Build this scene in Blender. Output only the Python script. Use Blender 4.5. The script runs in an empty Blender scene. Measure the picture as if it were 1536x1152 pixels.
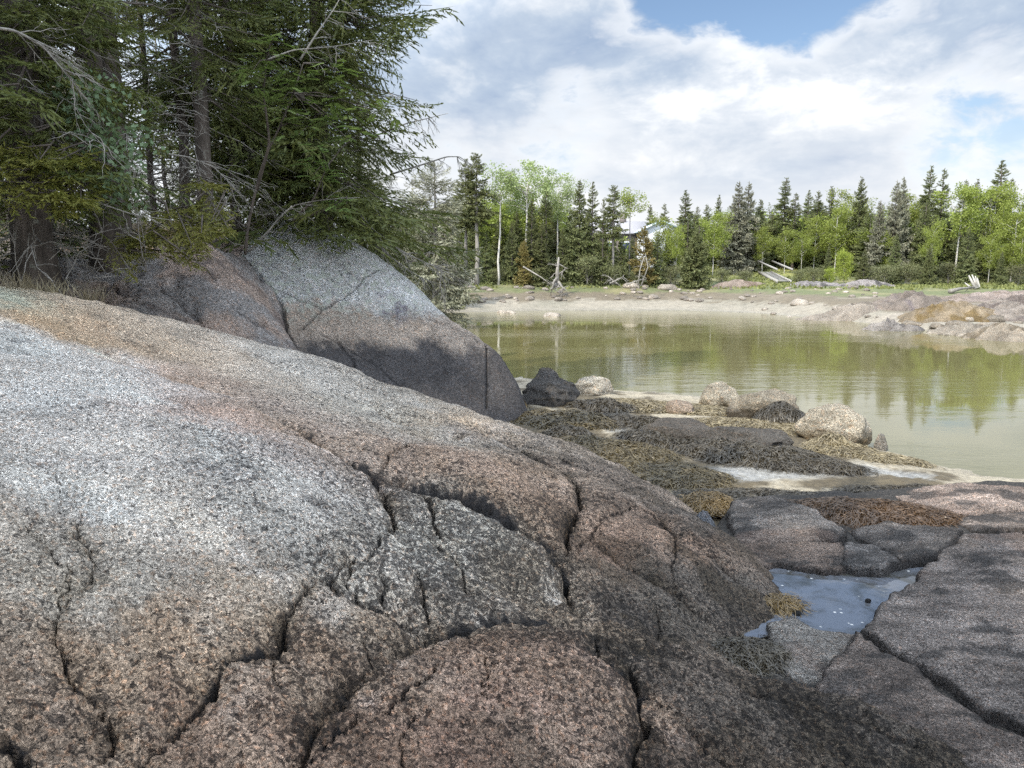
import bpy, math, random
import numpy as np
from mathutils import Vector, Matrix

rng = np.random.default_rng(7)
random.seed(7)
SC = bpy.context.scene
COL = SC.collection
R = math.radians

# ------------------------------------------------------------------ camera
F = 1140.0
PITCH = R(8.78)
H = 3.0
CP, SP = math.cos(PITCH), math.sin(PITCH)

def ray(px, py):
    """direction of a photograph pixel, scaled so that its y component is 1"""
    u = (px - 768.0) / F
    v = (576.0 - py) / F
    y = CP + v * SP
    z = -SP + v * CP
    return u / y, 1.0, z / y

def at(px, py, d):
    r = ray(px, py)
    return (r[0] * d, d, H + r[2] * d)

def on_plane(px, py, z):
    r = ray(px, py)
    d = (z - H) / r[2]
    return (r[0] * d, d)

def to_px(x, y, z):
    zz = z - H
    dep = y * CP - zz * SP
    return 768 + F * x / dep, 576 - F * (y * SP + zz * CP) / dep

# ------------------------------------------------------------------ numpy noise
def _hash(ix, iy, iz, seed):
    h = (ix * 374761393 + iy * 668265263 + iz * 2147483647 + seed * 974634533) & 0xFFFFFFFF
    h = ((h ^ (h >> 13)) * 1274126177) & 0xFFFFFFFF
    h = h ^ (h >> 16)
    return (h & 0xFFFF) / 32767.5 - 1.0

def vnoise(x, y, z=None, seed=0):
    x = np.asarray(x, float); y = np.asarray(y, float)
    z = np.zeros_like(x) if z is None else np.asarray(z, float)
    ix = np.floor(x).astype(np.int64); iy = np.floor(y).astype(np.int64); iz = np.floor(z).astype(np.int64)
    fx = x - ix; fy = y - iy; fz = z - iz
    fx = fx * fx * fx * (fx * (fx * 6 - 15) + 10); fy = fy * fy * fy * (fy * (fy * 6 - 15) + 10); fz = fz * fz * (3 - 2 * fz)
    def c(a, b, d): return _hash(ix + a, iy + b, iz + d, seed)
    def pl(d):
        a = c(0, 0, d) * (1 - fx) + c(1, 0, d) * fx
        b = c(0, 1, d) * (1 - fx) + c(1, 1, d) * fx
        return a * (1 - fy) + b * fy
    if not np.any(fz): return pl(0)
    return pl(0) * (1 - fz) + pl(1) * fz

def fbm(x, y, z=None, oct=4, seed=0, gain=0.5):
    s = 0; a = 1.0; f = 1.0; t = 0
    for o in range(oct):
        s = s + a * vnoise(x * f + 17.3 * o, y * f - 9.1 * o, None if z is None else z * f, seed + o)
        t += a; a *= gain; f *= 2.03
    return s / t

def sstep(a, b, x):
    t = np.clip((x - a) / (b - a), 0, 1)
    return t * t * (3 - 2 * t)

class TPS:
    """smooth surface through scattered heights"""
    def __init__(self, P, lam=1e-3):
        P = np.array(P, float); self.p = P[:, :2]; n = len(P)
        K = self._k(self.p) + lam * np.eye(n)
        A = np.zeros((n + 3, n + 3)); A[:n, :n] = K
        A[:n, n] = 1; A[:n, n + 1:] = self.p; A[n:, :n] = A[:n, n:].T
        b = np.zeros(n + 3); b[:n] = P[:, 2]
        self.w = np.linalg.solve(A, b)
    def _k(self, q):
        d2 = ((q[:, None, :] - self.p[None]) ** 2).sum(-1)
        return 0.5 * d2 * np.log(d2 + 1e-12)
    def __call__(self, x, y):
        sh = np.shape(x); q = np.stack([np.ravel(x), np.ravel(y)], 1).astype(float)
        out = np.empty(len(q)); n = len(self.p)
        for i in range(0, len(q), 40000):
            qq = q[i:i + 40000]
            out[i:i + 40000] = self._k(qq) @ self.w[:n] + self.w[n] + qq @ self.w[n + 1:]
        return out.reshape(sh)

def seg_dist(x, y, poly):
    """distance to a polyline, plus the signed side (left of travel > 0) and the run along it in 0..1"""
    best = np.full(np.shape(x), 1e9); side = np.zeros(np.shape(x)); run = np.zeros(np.shape(x)); seg_dist.lat = np.zeros(np.shape(x)); seg_dist.lf = np.zeros(np.shape(x))
    L = [0]
    for a, b in zip(poly[:-1], poly[1:]): L.append(L[-1] + math.hypot(b[0] - a[0], b[1] - a[1]))
    for k, (a, b) in enumerate(zip(poly[:-1], poly[1:])):
        dx, dy = b[0] - a[0], b[1] - a[1]; l2 = dx * dx + dy * dy + 1e-12
        t = np.clip(((x - a[0]) * dx + (y - a[1]) * dy) / l2, 0, 1)
        d = np.hypot(x - a[0] - t * dx, y - a[1] - t * dy)
        s = np.sign(dx * (y - a[1]) - dy * (x - a[0]))
        m = d < best
        mx_, my_ = (a[0] + b[0]) / 2, (a[1] + b[1]) / 2; lt = abs(dx * my_ - dy * mx_) / math.sqrt(l2) / (math.hypot(mx_, my_) + 1e-9)
        seg_dist.lat = np.where(m, lt, seg_dist.lat); seg_dist.lf = np.where(m, 1.0 if (-dy * mx_ + dx * my_) > 0 else -1.0, seg_dist.lf)
        best = np.where(m, d, best); side = np.where(m, s, side)
        run = np.where(m, (L[k] + t * math.sqrt(l2)) / L[-1], run)
    return best, side, run

def poly_sd(x, y, poly):
    """signed distance to a closed polygon, inside > 0"""
    d, _, _ = seg_dist(x, y, list(poly) + [poly[0]])
    ins = np.zeros(np.shape(x), bool); n = len(poly)
    for i in range(n):
        x0, y0 = poly[i]; x1, y1 = poly[(i + 1) % n]
        c = ((y0 > y) != (y1 > y)) & (x < (x1 - x0) * (y - y0) / (y1 - y0 + 1e-12) + x0)
        ins ^= c
    return np.where(ins, d, -d)

def idw(x, y, pts, cols, power=3.0):
    num = np.zeros(np.shape(x) + (3,)); den = np.zeros(np.shape(x))
    for p, c in zip(pts, cols):
        w = 1.0 / (((x - p[0]) ** 2 + (y - p[1]) ** 2) ** (power / 2) + 1e-4)
        num += w[..., None] * np.array(c)[None]; den += w
    return num / den[..., None]

# ------------------------------------------------------------------ mesh helpers
def link(o, parent=None):
    COL.objects.link(o)
    if parent is not None: o.parent = parent
    return o

def mesh_np(name, V, faces, mat=None, smooth=True, col=None, attrs=None):
    """faces: list of int arrays, each (n,3) or (n,4)"""
    V = np.asarray(V, np.float32)
    faces = [np.asarray(f, np.int32) for f in faces if len(f)]
    me = bpy.data.meshes.new(name)
    me.vertices.add(len(V)); me.vertices.foreach_set('co', V.ravel())
    lo = np.concatenate([f.ravel() for f in faces])
    tot = np.concatenate([np.full(len(f), f.shape[1], np.int32) for f in faces])
    st = np.concatenate([[0], np.cumsum(tot)[:-1]]).astype(np.int32)
    me.loops.add(len(lo)); me.loops.foreach_set('vertex_index', lo)
    me.polygons.add(len(tot)); me.polygons.foreach_set('loop_start', st)
    if smooth: me.polygons.foreach_set('use_smooth', np.ones(len(tot), bool))
    if col is not None:
        a = me.color_attributes.new('tint', 'FLOAT_COLOR', 'POINT')
        c = np.ones((len(V), 4), np.float32); c[:, :3] = col
        a.data.foreach_set('color', c.ravel())
    for k, v in (attrs or {}).items():
        a = me.attributes.new(k, 'FLOAT', 'POINT'); a.data.foreach_set('value', np.asarray(v, np.float32))
    if mat: me.materials.append(mat)
    me.update(calc_edges=True); me.validate()
    return me

def obj(name, me, parent=None, loc=None, kind=None):
    o = bpy.data.objects.new(name, me); link(o, parent)
    if loc is not None: o.location = loc
    if kind: o['kind'] = kind
    return o

def empty(name, loc=(0, 0, 0), rz=0):
    o = bpy.data.objects.new(name, None); link(o); o.location = loc; o.rotation_euler = (0, 0, rz)
    o.empty_display_size = 0.2
    return o

def tag(o, label, cat, group=None):
    o['label'] = label; o['category'] = cat
    if group: o['group'] = group
    return o

class MB:
    """collects pieces into one mesh"""
    def __init__(self): self.V = []; self.Q = []; self.T = []; self.n = 0
    def add(self, V, Q=None, T=None):
        V = np.asarray(V, float).reshape(-1, 3)
        if Q is not None and len(Q): self.Q.append(np.asarray(Q, np.int64) + self.n)
        if T is not None and len(T): self.T.append(np.asarray(T, np.int64) + self.n)
        self.V.append(V); self.n += len(V)
    def tube(self, pts, rads, sides=6, cap=True):
        pts = np.asarray(pts, float); n = len(pts)
        rads = np.broadcast_to(np.asarray(rads, float), (n,))
        tan = np.gradient(pts, axis=0); tan /= np.linalg.norm(tan, axis=1)[:, None] + 1e-9
        ref = np.array([0.0, 0, 1]) if abs(tan[0, 2]) < 0.8 else np.array([1.0, 0, 0])
        V = []
        a = np.arange(sides) / sides * 2 * math.pi
        for i in range(n):
            u = np.cross(tan[i], ref); u /= np.linalg.norm(u) + 1e-9
            w = np.cross(u, tan[i]); ref = w
            V.append(pts[i] + rads[i] * (np.cos(a)[:, None] * u + np.sin(a)[:, None] * w))
        V = np.concatenate(V)
        i = np.arange(n - 1)[:, None] * sides; j = np.arange(sides)[None]; k = (np.arange(sides) + 1) % sides
        Q = np.stack([i + j, i + k[None], i + sides + k[None], i + sides + j], -1).reshape(-1, 4)
        T = []
        if cap:
            for t in range(1, sides - 1):
                T.append([0, t + 1, t]); b = (n - 1) * sides; T.append([b, b + t, b + t + 1])
        self.add(V, Q, T)
    def box(self, c, s, rz=0.0, M=None):
        c = np.array(c, float); s = np.array(s, float) / 2
        P = np.array([[x, y, z] for x in (-1, 1) for y in (-1, 1) for z in (-1, 1)], float) * s
        ca, sa = math.cos(rz), math.sin(rz)
        P = P @ np.array([[ca, sa, 0], [-sa, ca, 0], [0, 0, 1]])
        if M is not None: P = P @ np.asarray(M).T
        self.add(P + c, [[0, 1, 3, 2], [4, 6, 7, 5], [0, 4, 5, 1], [2, 3, 7, 6], [0, 2, 6, 4], [1, 5, 7, 3]])
    def beam(self, a, b, w, h):
        a = np.array(a, float); b = np.array(b, float); t = b - a; L = np.linalg.norm(t); t /= L
        u = np.cross(t, [0, 0, 1.0]); u /= np.linalg.norm(u) + 1e-9; v = np.cross(u, t)
        P = []
        for e in (a, b):
            for i, j in ((-1, -1), (1, -1), (1, 1), (-1, 1)): P.append(e + u * i * w / 2 + v * j * h / 2)
        self.add(P, [[0, 1, 2, 3], [7, 6, 5, 4], [0, 4, 5, 1], [1, 5, 6, 2], [2, 6, 7, 3], [3, 7, 4, 0]])
    def mesh(self, name, mat, smooth=True):
        fs = []
        if self.Q: fs.append(np.concatenate(self.Q))
        if self.T: fs.append(np.concatenate(self.T))
        return mesh_np(name, np.concatenate(self.V), fs, mat, smooth)

def grid_faces(nr, nc, mask=None):
    i = np.arange(nr - 1)[:, None] * nc; j = np.arange(nc - 1)[None]
    q = np.stack([i + j, i + j + 1, i + j + nc + 1, i + j + nc], -1).reshape(-1, 4)
    if mask is not None:
        m = mask.ravel(); q = q[m[q].any(1)]
    return q

def compact(V, q, *arrs):
    used = np.unique(q); remap = np.zeros(len(V), np.int64); remap[used] = np.arange(len(used))
    return (V[used], remap[q]) + tuple(a[used] for a in arrs)

# ------------------------------------------------------------------ materials
class NT:
    def __init__(self, name):
        self.m = bpy.data.materials.new(name); self.m.use_nodes = True
        self.t = self.m.node_tree; self.t.nodes.clear()
        self.out = self.n('ShaderNodeOutputMaterial')
    def n(self, typ, ins=None, **kw):
        nd = self.t.nodes.new(typ)
        for k, v in kw.items(): setattr(nd, k, v)
        for k, v in (ins or {}).items(): self.set(nd.inputs[k], v)
        return nd
    def set(self, sock, v):
        if isinstance(v, bpy.types.NodeSocket): self.t.links.new(v, sock)
        elif isinstance(v, bpy.types.Node): self.t.links.new(v.outputs[0], sock)
        else:
            if sock.type == 'RGBA' and len(v) == 3: v = (*v, 1)
            sock.default_value = v
    def coord(self, which='Object', scale=(1, 1, 1), rot=(0, 0, 0)):
        c = self.n('ShaderNodeTexCoord')
        mp = self.n('ShaderNodeMapping', {'Scale': scale, 'Rotation': rot}); self.t.links.new(c.outputs[which], mp.inputs['Vector'])
        return mp.outputs[0]
    def noise(self, vec, scale, detail=4, rough=0.55, dist=0.0):
        return self.n('ShaderNodeTexNoise', {'Vector': vec, 'Scale': scale, 'Detail': detail, 'Roughness': rough, 'Distortion': dist}).outputs['Fac']
    def voro(self, vec, scale, feature='F1', out='Distance', rnd=1.0):
        return self.n('ShaderNodeTexVoronoi', {'Vector': vec, 'Scale': scale, 'Randomness': rnd}, feature=feature).outputs[out]
    def ramp(self, fac, stops, interp='LINEAR'):
        r = self.n('ShaderNodeValToRGB', {'Fac': fac}); cr = r.color_ramp; cr.interpolation = interp
        while len(cr.elements) < len(stops): cr.elements.new(0.5)
        for e, (p, c) in zip(cr.elements, stops):
            e.position = p
            e.color = (c, c, c, 1) if not hasattr(c, '__len__') else (*c[:3], 1)
        return r.outputs[0]
    def mix(self, a, b, fac, mode='MIX'):
        m = self.n('ShaderNodeMix', data_type='RGBA', blend_type=mode)
        self.set(m.inputs[0], fac); self.set(m.inputs[6], a); self.set(m.inputs[7], b)
        return m.outputs[2]
    def math(self, op, a, b=0.0, c=None, clamp=False):
        m = self.n('ShaderNodeMath', operation=op, use_clamp=clamp); self.set(m.inputs[0], a); self.set(m.inputs[1], b)
        if c is not None: self.set(m.inputs[2], c)
        return m.outputs[0]
    def attr(self, name, out='Color'):
        return self.n('ShaderNodeAttribute', attribute_name=name).outputs[out]
    def bump(self, height, strength, dist, prev=None):
        b = self.n('ShaderNodeBump', {'Height': height, 'Strength': strength, 'Distance': dist})
        if prev is not None: self.set(b.inputs['Normal'], prev)
        return b.outputs[0]
    def bsdf(self, color, rough=0.8, normal=None, spec=0.3, **kw):
        p = self.n('ShaderNodeBsdfPrincipled', {'Base Color': color, 'Roughness': rough, 'Specular IOR Level': spec})
        if normal is not None: self.set(p.inputs['Normal'], normal)
        for k, v in kw.items(): self.set(p.inputs[k.replace('_', ' ')], v)
        self.t.links.new(p.outputs[0], self.out.inputs[0]); return p

def granite(name, grain=1.0, lichen=0.0, speck=1.0, tint=None, rough=0.85, bumps=1.0, strands=False):
    n = NT(name); v = n.coord('Object')
    base = n.attr('tint') if tint is None else tint
    warp = n.noise(v, 6 / grain, 3)
    # weathered crust: pale crystals standing out of dark pits
    g1 = n.noise(v, 46 / grain, 6, 0.74, 0.5)
    g2 = n.voro(v, 120 / grain, 'F1', 'Distance')
    cellc = n.voro(v, 125 / grain, 'F1', 'Color')
    pits = n.ramp(g1, [(0.33, 0.30), (0.42, 0.72), (0.50, 1.03), (0.64, 1.5)])
    cr = n.n('ShaderNodeSeparateColor', {0: cellc}).outputs[0]
    cryst = n.ramp(cr, [(0.0, 0.35), (0.2, 0.5), (0.26, 0.9), (0.7, 1.05), (0.78, 1.55), (1.0, 1.8)])
    mul = n.math('MULTIPLY', pits, cryst)
    mul = n.math('ADD', n.math('MULTIPLY', mul, speck), 1 - speck)
    big = n.ramp(n.noise(v, 2.2, 5, 0.6), [(0.3, 0.72), (0.5, 1.0), (0.7, 1.25)])
    mul = n.math('MULTIPLY', mul, big)
    c = n.mix(base, (1, 1, 1), 0.0)
    vm = n.n('ShaderNodeVectorMath', operation='SCALE'); n.set(vm.inputs[0], base); n.set(vm.inputs['Scale'], mul)
    c = vm.outputs[0]
    # pink feldspar crystals
    pk = n.ramp(n.noise(v, 48 / grain, 2, 0.5), [(0.55, 0.0), (0.66, 0.5)])
    c = n.mix(c, n.mix(c, (1.25, 0.95, 0.76), 1.0, 'MULTIPLY'), pk)
    if lichen > 0:
        ln = n.noise(v, 7.5, 6, 0.68, 0.4)
        lf = n.ramp(ln, [(0.50, 0.0), (0.56, 1.0)])
        lz = n.attr('lichen', 'Fac')
        lf = n.math('MULTIPLY', lf, lz)
        c = n.mix(c, (0.39, 0.405, 0.35), n.math('MULTIPLY', lf, lichen))
        lf2 = n.math('MULTIPLY', n.ramp(n.noise(v, 11, 5, 0.7, 0.2), [(0.58, 0.0), (0.63, 1.0)]), lz)
        c = n.mix(c, (0.09, 0.095, 0.095), n.math('MULTIPLY', lf2, 0.8 * lichen))
    if strands:
        wv_ = n.n('ShaderNodeVectorMath', operation='ADD'); n.set(wv_.inputs[0], v); n.set(wv_.inputs[1], n.n('ShaderNodeTexNoise', {'Vector': v, 'Scale': 5.0, 'Detail': 5.0}).outputs['Color'])
        ed = n.voro(wv_.outputs[0], 3.6, 'DISTANCE_TO_EDGE', 'Distance'); ln2 = n.math('MULTIPLY', n.ramp(ed, [(0.0, 1.0), (0.012, 0.0)]), n.ramp(n.noise(v, 1.7, 3), [(0.48, 0.0), (0.58, 0.85)]))
        c = n.mix(c, (0.03, 0.028, 0.027), ln2)
        sp = n.math('MULTIPLY', n.ramp(n.noise(v, 10, 6, 0.7), [(0.69, 0.0), (0.72, 0.8)]), n.ramp(n.noise(v, 1.3, 2), [(0.5, 0.0), (0.56, 1.0)]))
        c = n.mix(c, (0.40, 0.42, 0.38), sp)
        blk = n.math('MULTIPLY', n.ramp(n.noise(v, 5.5, 7, 0.75), [(0.54, 0.0), (0.60, 0.6)]), n.ramp(n.noise(v, 0.9, 3), [(0.46, 0.0), (0.58, 1.0)]))
        c = n.mix(c, n.mix(c, (0.28, 0.28, 0.30), 1.0, 'MULTIPLY'), blk)
    if strands:
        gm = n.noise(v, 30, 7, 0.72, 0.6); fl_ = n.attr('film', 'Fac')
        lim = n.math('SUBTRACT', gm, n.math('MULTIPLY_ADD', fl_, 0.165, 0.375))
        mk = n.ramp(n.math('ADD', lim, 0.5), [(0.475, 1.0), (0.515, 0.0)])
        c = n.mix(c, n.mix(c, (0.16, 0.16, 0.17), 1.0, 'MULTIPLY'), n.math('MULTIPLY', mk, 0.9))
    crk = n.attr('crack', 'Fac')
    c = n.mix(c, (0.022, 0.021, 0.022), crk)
    hs = n.math('ADD', n.math('MULTIPLY', g1, 1.0), n.math('MULTIPLY', g2, -0.35))
    b1 = n.bump(n.noise(v, 9 / grain, 6, 0.65), 0.55 * bumps, 0.09 * grain)
    b2 = n.bump(hs, 1.0 * bumps, 0.045 * grain, b1)
    n.bsdf(c, rough, b2, 0.25)
    return n.m

def leaf_mat(name, c1, c2, trans=0.25, rough=0.55):
    n = NT(name)
    rnd = n.n('ShaderNodeNewGeometry').outputs['Random Per Island']
    oi = n.n('ShaderNodeObjectInfo').outputs['Random']
    big = n.noise(n.coord('Object'), 0.9, 3)
    f = n.math('ADD', n.math('MULTIPLY', rnd, 0.6), n.math('MULTIPLY', n.ramp(big, [(0.35, 0.0), (0.65, 1.0)]), 0.4))
    c = n.mix(c1, c2, f)
    c = n.n('ShaderNodeHueSaturation', {'Hue': n.math('ADD', n.math('MULTIPLY', oi, 0.016), 0.486), 'Value': n.math('ADD', n.math('MULTIPLY', oi, 0.35), 0.83), 'Color': c}).outputs[0]
    p = n.n('ShaderNodeBsdfPrincipled', {'Base Color': c, 'Roughness': rough, 'Specular IOR Level': 0.25})
    tr = n.n('ShaderNodeBsdfTranslucent', {'Color': n.mix(c, (1.1, 1.2, 0.5), 0.3, 'MULTIPLY')})
    m = n.n('ShaderNodeMixShader', {0: trans, 1: p.outputs[0], 2: tr.outputs[0]})
    n.t.links.new(m.outputs[0], n.out.inputs[0]); return n.m

def bark_mat(name, c1, c2, scale=6.0, stretch=0.25):
    n = NT(name); v = n.coord('Object', (1, 1, stretch))
    f = n.noise(v, scale, 6, 0.7, 0.3)
    c = n.mix(c1, c2, n.ramp(f, [(0.35, 0.0), (0.65, 1.0)]))
    lich = n.ramp(n.noise(n.coord('Object'), 9, 4, 0.6), [(0.6, 0.0), (0.68, 0.5)])
    c = n.mix(c, (0.24, 0.25, 0.21), lich)
    n.bsdf(c, 0.9, n.bump(f, 0.8, 0.03), 0.2); return n.m

def birch_mat():
    n = NT('birch_bark'); v = n.coord('Object', (1, 1, 1))
    f = n.noise(n.coord('Object', (2, 2, 9)), 2.0, 3, 0.6)
    c = n.mix((0.42, 0.40, 0.36), (0.12, 0.11, 0.10), n.ramp(f, [(0.55, 0.0), (0.68, 1.0)]))
    n.bsdf(c, 0.8, None, 0.2); return n.m

def ribbon_mat(name, c1, c2, rough=0.36, spec=0.5):
    n = NT(name)
    rnd = n.n('ShaderNodeNewGeometry').outputs['Random Per Island']
    big = n.noise(n.coord('Object'), 3.0, 4, 0.6)
    f = n.math('ADD', n.math('MULTIPLY', rnd, 0.65), n.math('MULTIPLY', n.ramp(big, [(0.35, 0), (0.65, 1)]), 0.35))
    n.bsdf(n.mix(c1, c2, f), rough, None, spec); return n.m

M = {}
M['ledge'] = granite('granite_ledge_stone', 1.0, 0.0, 0.85, strands=True)
M['dome'] = granite('granite_dome_stone', 2.0, 1.0, 0.6, bumps=0.8)
M['slab'] = granite('slab_stone', 1.0, 0.0, 0.85, bumps=1.1)
M['boulder'] = granite('boulder_stone', 2.0, 0.0, 0.5)
M['spruce'] = leaf_mat('spruce_needles', (0.045, 0.066, 0.022), (0.135, 0.15, 0.042), 0.25)
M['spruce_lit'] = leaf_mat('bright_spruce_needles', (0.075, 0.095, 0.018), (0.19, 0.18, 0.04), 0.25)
M['far_spruce'] = leaf_mat('far_spruce_needles', (0.06, 0.078, 0.03), (0.155, 0.165, 0.065), 0.15)
M['grey_spruce'] = leaf_mat('grey_green_needles', (0.11, 0.115, 0.075), (0.23, 0.225, 0.155), 0.1)
M['rust_spruce'] = leaf_mat('yellowing_needles', (0.12, 0.12, 0.035), (0.25, 0.20, 0.07), 0.2)
M['lime'] = leaf_mat('young_birch_leaves', (0.11, 0.145, 0.026), (0.235, 0.275, 0.058), 0.35)
M['pale'] = leaf_mat('pale_aspen_leaves', (0.14, 0.185, 0.07), (0.27, 0.32, 0.14), 0.35)
M['yellow'] = leaf_mat('yellow_green_leaves', (0.15, 0.19, 0.03), (0.27, 0.31, 0.055), 0.35)
M['rowan'] = leaf_mat('rowan_leaves', (0.095, 0.155, 0.045), (0.19, 0.27, 0.085), 0.3)
M['alder'] = leaf_mat('alder_leaves', (0.08, 0.13, 0.07), (0.17, 0.24, 0.13), 0.3)
M['brush'] = leaf_mat('brush_leaves', (0.07, 0.085, 0.035), (0.17, 0.17, 0.08), 0.2)
M['grass'] = leaf_mat('bank_grass', (0.09, 0.11, 0.035), (0.20, 0.205, 0.07), 0.25)
M['drygrass'] = leaf_mat('dry_grass', (0.16, 0.14, 0.09), (0.33, 0.29, 0.19), 0.2)
M['bark'] = bark_mat('spruce_bark', (0.045, 0.038, 0.032), (0.12, 0.10, 0.085))
M['greybark'] = bark_mat('grey_bark', (0.10, 0.09, 0.08), (0.26, 0.24, 0.21))
M['deadwood'] = bark_mat('dead_twig_wood', (0.13, 0.12, 0.105), (0.30, 0.28, 0.25))
M['drift'] = bark_mat('bleached_driftwood', (0.24, 0.225, 0.20), (0.42, 0.395, 0.355))
M['birch'] = birch_mat()
M['weed_olive'] = ribbon_mat('olive_rockweed', (0.030, 0.023, 0.010), (0.115, 0.086, 0.036))
M['weed_brown'] = ribbon_mat('brown_rockweed', (0.024, 0.014, 0.007), (0.105, 0.058, 0.024))
M['weed_dark'] = ribbon_mat('dark_dried_rockweed', (0.018, 0.015, 0.010), (0.085, 0.068, 0.042))
M['weed_gold'] = ribbon_mat('golden_rockweed', (0.055, 0.036, 0.012), (0.21, 0.135, 0.045))
M['weed_tan'] = ribbon_mat('sunbleached_rockweed', (0.06, 0.047, 0.026), (0.28, 0.225, 0.125))

# ------------------------------------------------------------------ the lie of the land
far_pts = [(-30, 40), (-12, 46.5), (-4, 50.5), (2, 52.5), (12, 53), (16, 50), (18.2, 45), (19.2, 40.5), (19.8, 35.5), (20.6, 31.0), (24, 29), (34, 26), (60, 22), (160, 15)]
fx_, fy_ = zip(*far_pts)
def y_far(x): return np.interp(x, fx_, fy_)
tx_, ty_ = (-60, -7, 20, 40, 160), (60, 61, 63, 66, 66)
def y_tree(x): return np.interp(x, tx_, ty_)
near_px = [(780, 566), (860, 578), (950, 586), (1045, 596), (1110, 606), (1150, 625), (1215, 640), (1262, 655), (1320, 672), (1400, 697), (1480, 713), (1536, 716), (1640, 722)]
near_w = [on_plane(a, b, 0.0) for a, b in near_px]
near_w = sorted(near_w)
nx_ = np.array([p[0] for p in near_w]); ny_ = np.array([p[1] for p in near_w])
nx_ = np.concatenate([[-6, -1.0], nx_, [14, 40, 160]]); ny_ = np.concatenate([[22, 19.5], ny_, [9.0, 8.0, 5]])
def y_near(x): return np.interp(x, nx_, ny_)
def x_left(y): return np.interp(y, [0, 14, 18, 24, 40, 50], [-1, -0.4, -1.2, -2.6, -4.6, -6])

bank = TPS([(-1.2, 15.5, 0.6), (-2.6, 16, 2.0), (-3.4, 16, 3.0), (-4.2, 15.6, 3.45), (-4.9, 13.8, 3.55), (-5.6, 12.6, 3.3), (-6.4, 11.6, 3.2), (-7.0, 10.6, 3.0), (-7.2, 9.6, 2.85),
            (-5.0, 10.0, 1.9), (-3.0, 11.5, 1.0), (-8.5, 12, 3.6), (-8, 16, 3.75), (-12, 10, 3.9), (-12, 16, 4.0), (-20, 12, 4.4), (-30, 20, 4.6), (-10, 22, 3.2), (-4, 19, 2.0),
            (-3.2, 22, 0.9), (-6, 25, 1.8), (-5.6, 32, 1.1), (-8, 34, 1.8), (-6.5, 42, 0.9), (-14, 34, 2.2), (-9, 45, 1.4), (-9, 6, 3.2), (-16, 4, 3.9), (-12, -4, 3.6), (-30, 0, 4.4), (-20, 45, 2.4), (-40, 40, 3), (-2, 28, -0.3), (0, 20, -0.5), (2, 14, -0.3), (0, 10, 0.0)], 0.02)

DP = [(360, 385, 13.4), (400, 352, 14.2), (455, 334, 15.0), (530, 364, 15.2), (600, 410, 15.0), (640, 446, 14.7), (680, 486, 14.4), (715, 508, 14.15), (742, 528, 13.95), (765, 558, 13.75), (779, 590, 13.55),
      (430, 480, 12.6), (480, 520, 12.5), (560, 520, 13.0), (520, 440, 13.7), (450, 400, 13.7), (600, 480, 13.7), (640, 520, 13.45), (600, 560, 12.65), (660, 590, 12.75), (700, 614, 12.85), (760, 618, 13.1), (735, 575, 13.35), (690, 545, 13.3),
      (300, 372, 12.6), (200, 392, 11.6), (120, 402, 10.9), (100, 440, 10.0), (200, 456, 10.2), (300, 482, 10.6), (350, 430, 11.6), (400, 470, 11.9), (250, 430, 10.9), (420, 506, 11.7), (150, 425, 10.5), (40, 415, 9.8)]
dpw = [at(*p) for p in DP] + [(-4.3, 16.6, 3.3), (-2.4, 16.6, 1.7), (-1.2, 16.2, 0.6), (-0.2, 15.4, -0.1), (0.5, 14.2, -0.6), (0.45, 13.2, -0.6), (0.3, 12.4, -0.4), (-0.9, 12.1, 0.0), (-2.4, 11.2, 0.5), (-3.6, 10.4, 1.2), (-5.2, 9.2, 1.9), (-6.5, 8.9, 2.2), (-5.6, 13.8, 3.2), (-6.6, 12.4, 3.0), (-7.4, 11, 2.8), (-1.0, 18, -0.4), (1.2, 15, -1.2)]
dome_base = TPS(dpw, 0.003)

def ground_parts(x, y):
    yf, yn, yt = y_far(x), y_near(x), y_tree(x)
    tf = y - yf; tn = yn - y; tl = x_left(y) - x
    T = np.maximum(yt - yf, 6)
    q = np.clip(tf / T, 0, 1)
    zt = np.interp(x, [-10, 10, 30, 45], [1.62, 1.65, 1.65, 1.7])
    zf = np.where(tf > 0, zt * q, tf * 0.05)
    over = np.maximum(y - yt, 0)
    zf = zf + np.minimum(over * 0.105, 2.6) + np.clip((over - 60) * 0.004, 0, 3)
    zn = np.where(tn > 0, 0.36 * (1 - np.exp(-np.maximum(tn, 0) / 5.5)), tn * 0.05)
    z = np.maximum(zf, zn)
    z = np.maximum(z, -0.5)
    w = sstep(-2.0, 1.5, tl) * (y < 60)
    zb = bank(np.clip(x, -40, 6), np.clip(y, -6, 46))
    zb = np.where(tl > -2.5, zb, -1)
    z = np.where(y < 62, np.maximum(z, np.minimum(zb, 5.0) * w + z * (1 - w)), z)
    sl = x / np.maximum(y, 1.0)
    wd = sstep(-0.74, -0.66, sl) * sstep(-0.03, -0.09, sl) * sstep(8.6, 9.4, y) * sstep(15.6, 14.6, y)
    z = z - wd * np.maximum(z - (dome_base(np.clip(x, -8, 2), np.clip(y, 8, 18)) - 0.35), 0)
    return z, tf, tn, tl, over

def ground_z(x, y, noise=True):
    x = np.asarray(x, float); y = np.asarray(y, float)
    z, tf, tn, tl, over = ground_parts(x, y)
    if noise:
        a = np.where((tf < -0.3) & (tn < -0.3), 0.0, 1.0)
        z = z + a * (0.045 * fbm(x * 0.8, y * 0.8, oct=4, seed=3) + 0.02 * fbm(x * 4, y * 4, oct=3, seed=9))
        z = z + a * np.where(tf > 2, 0.10 * fbm(x * 0.5, y * 0.5, oct=4, seed=5), 0)
        z = z + np.where(tl > 0, 0.12 * fbm(x * 1.1, y * 1.1, oct=4, seed=21), 0)
    return z

def gz(x, y): return float(ground_z(np.array([x]), np.array([y]))[0])

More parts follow.
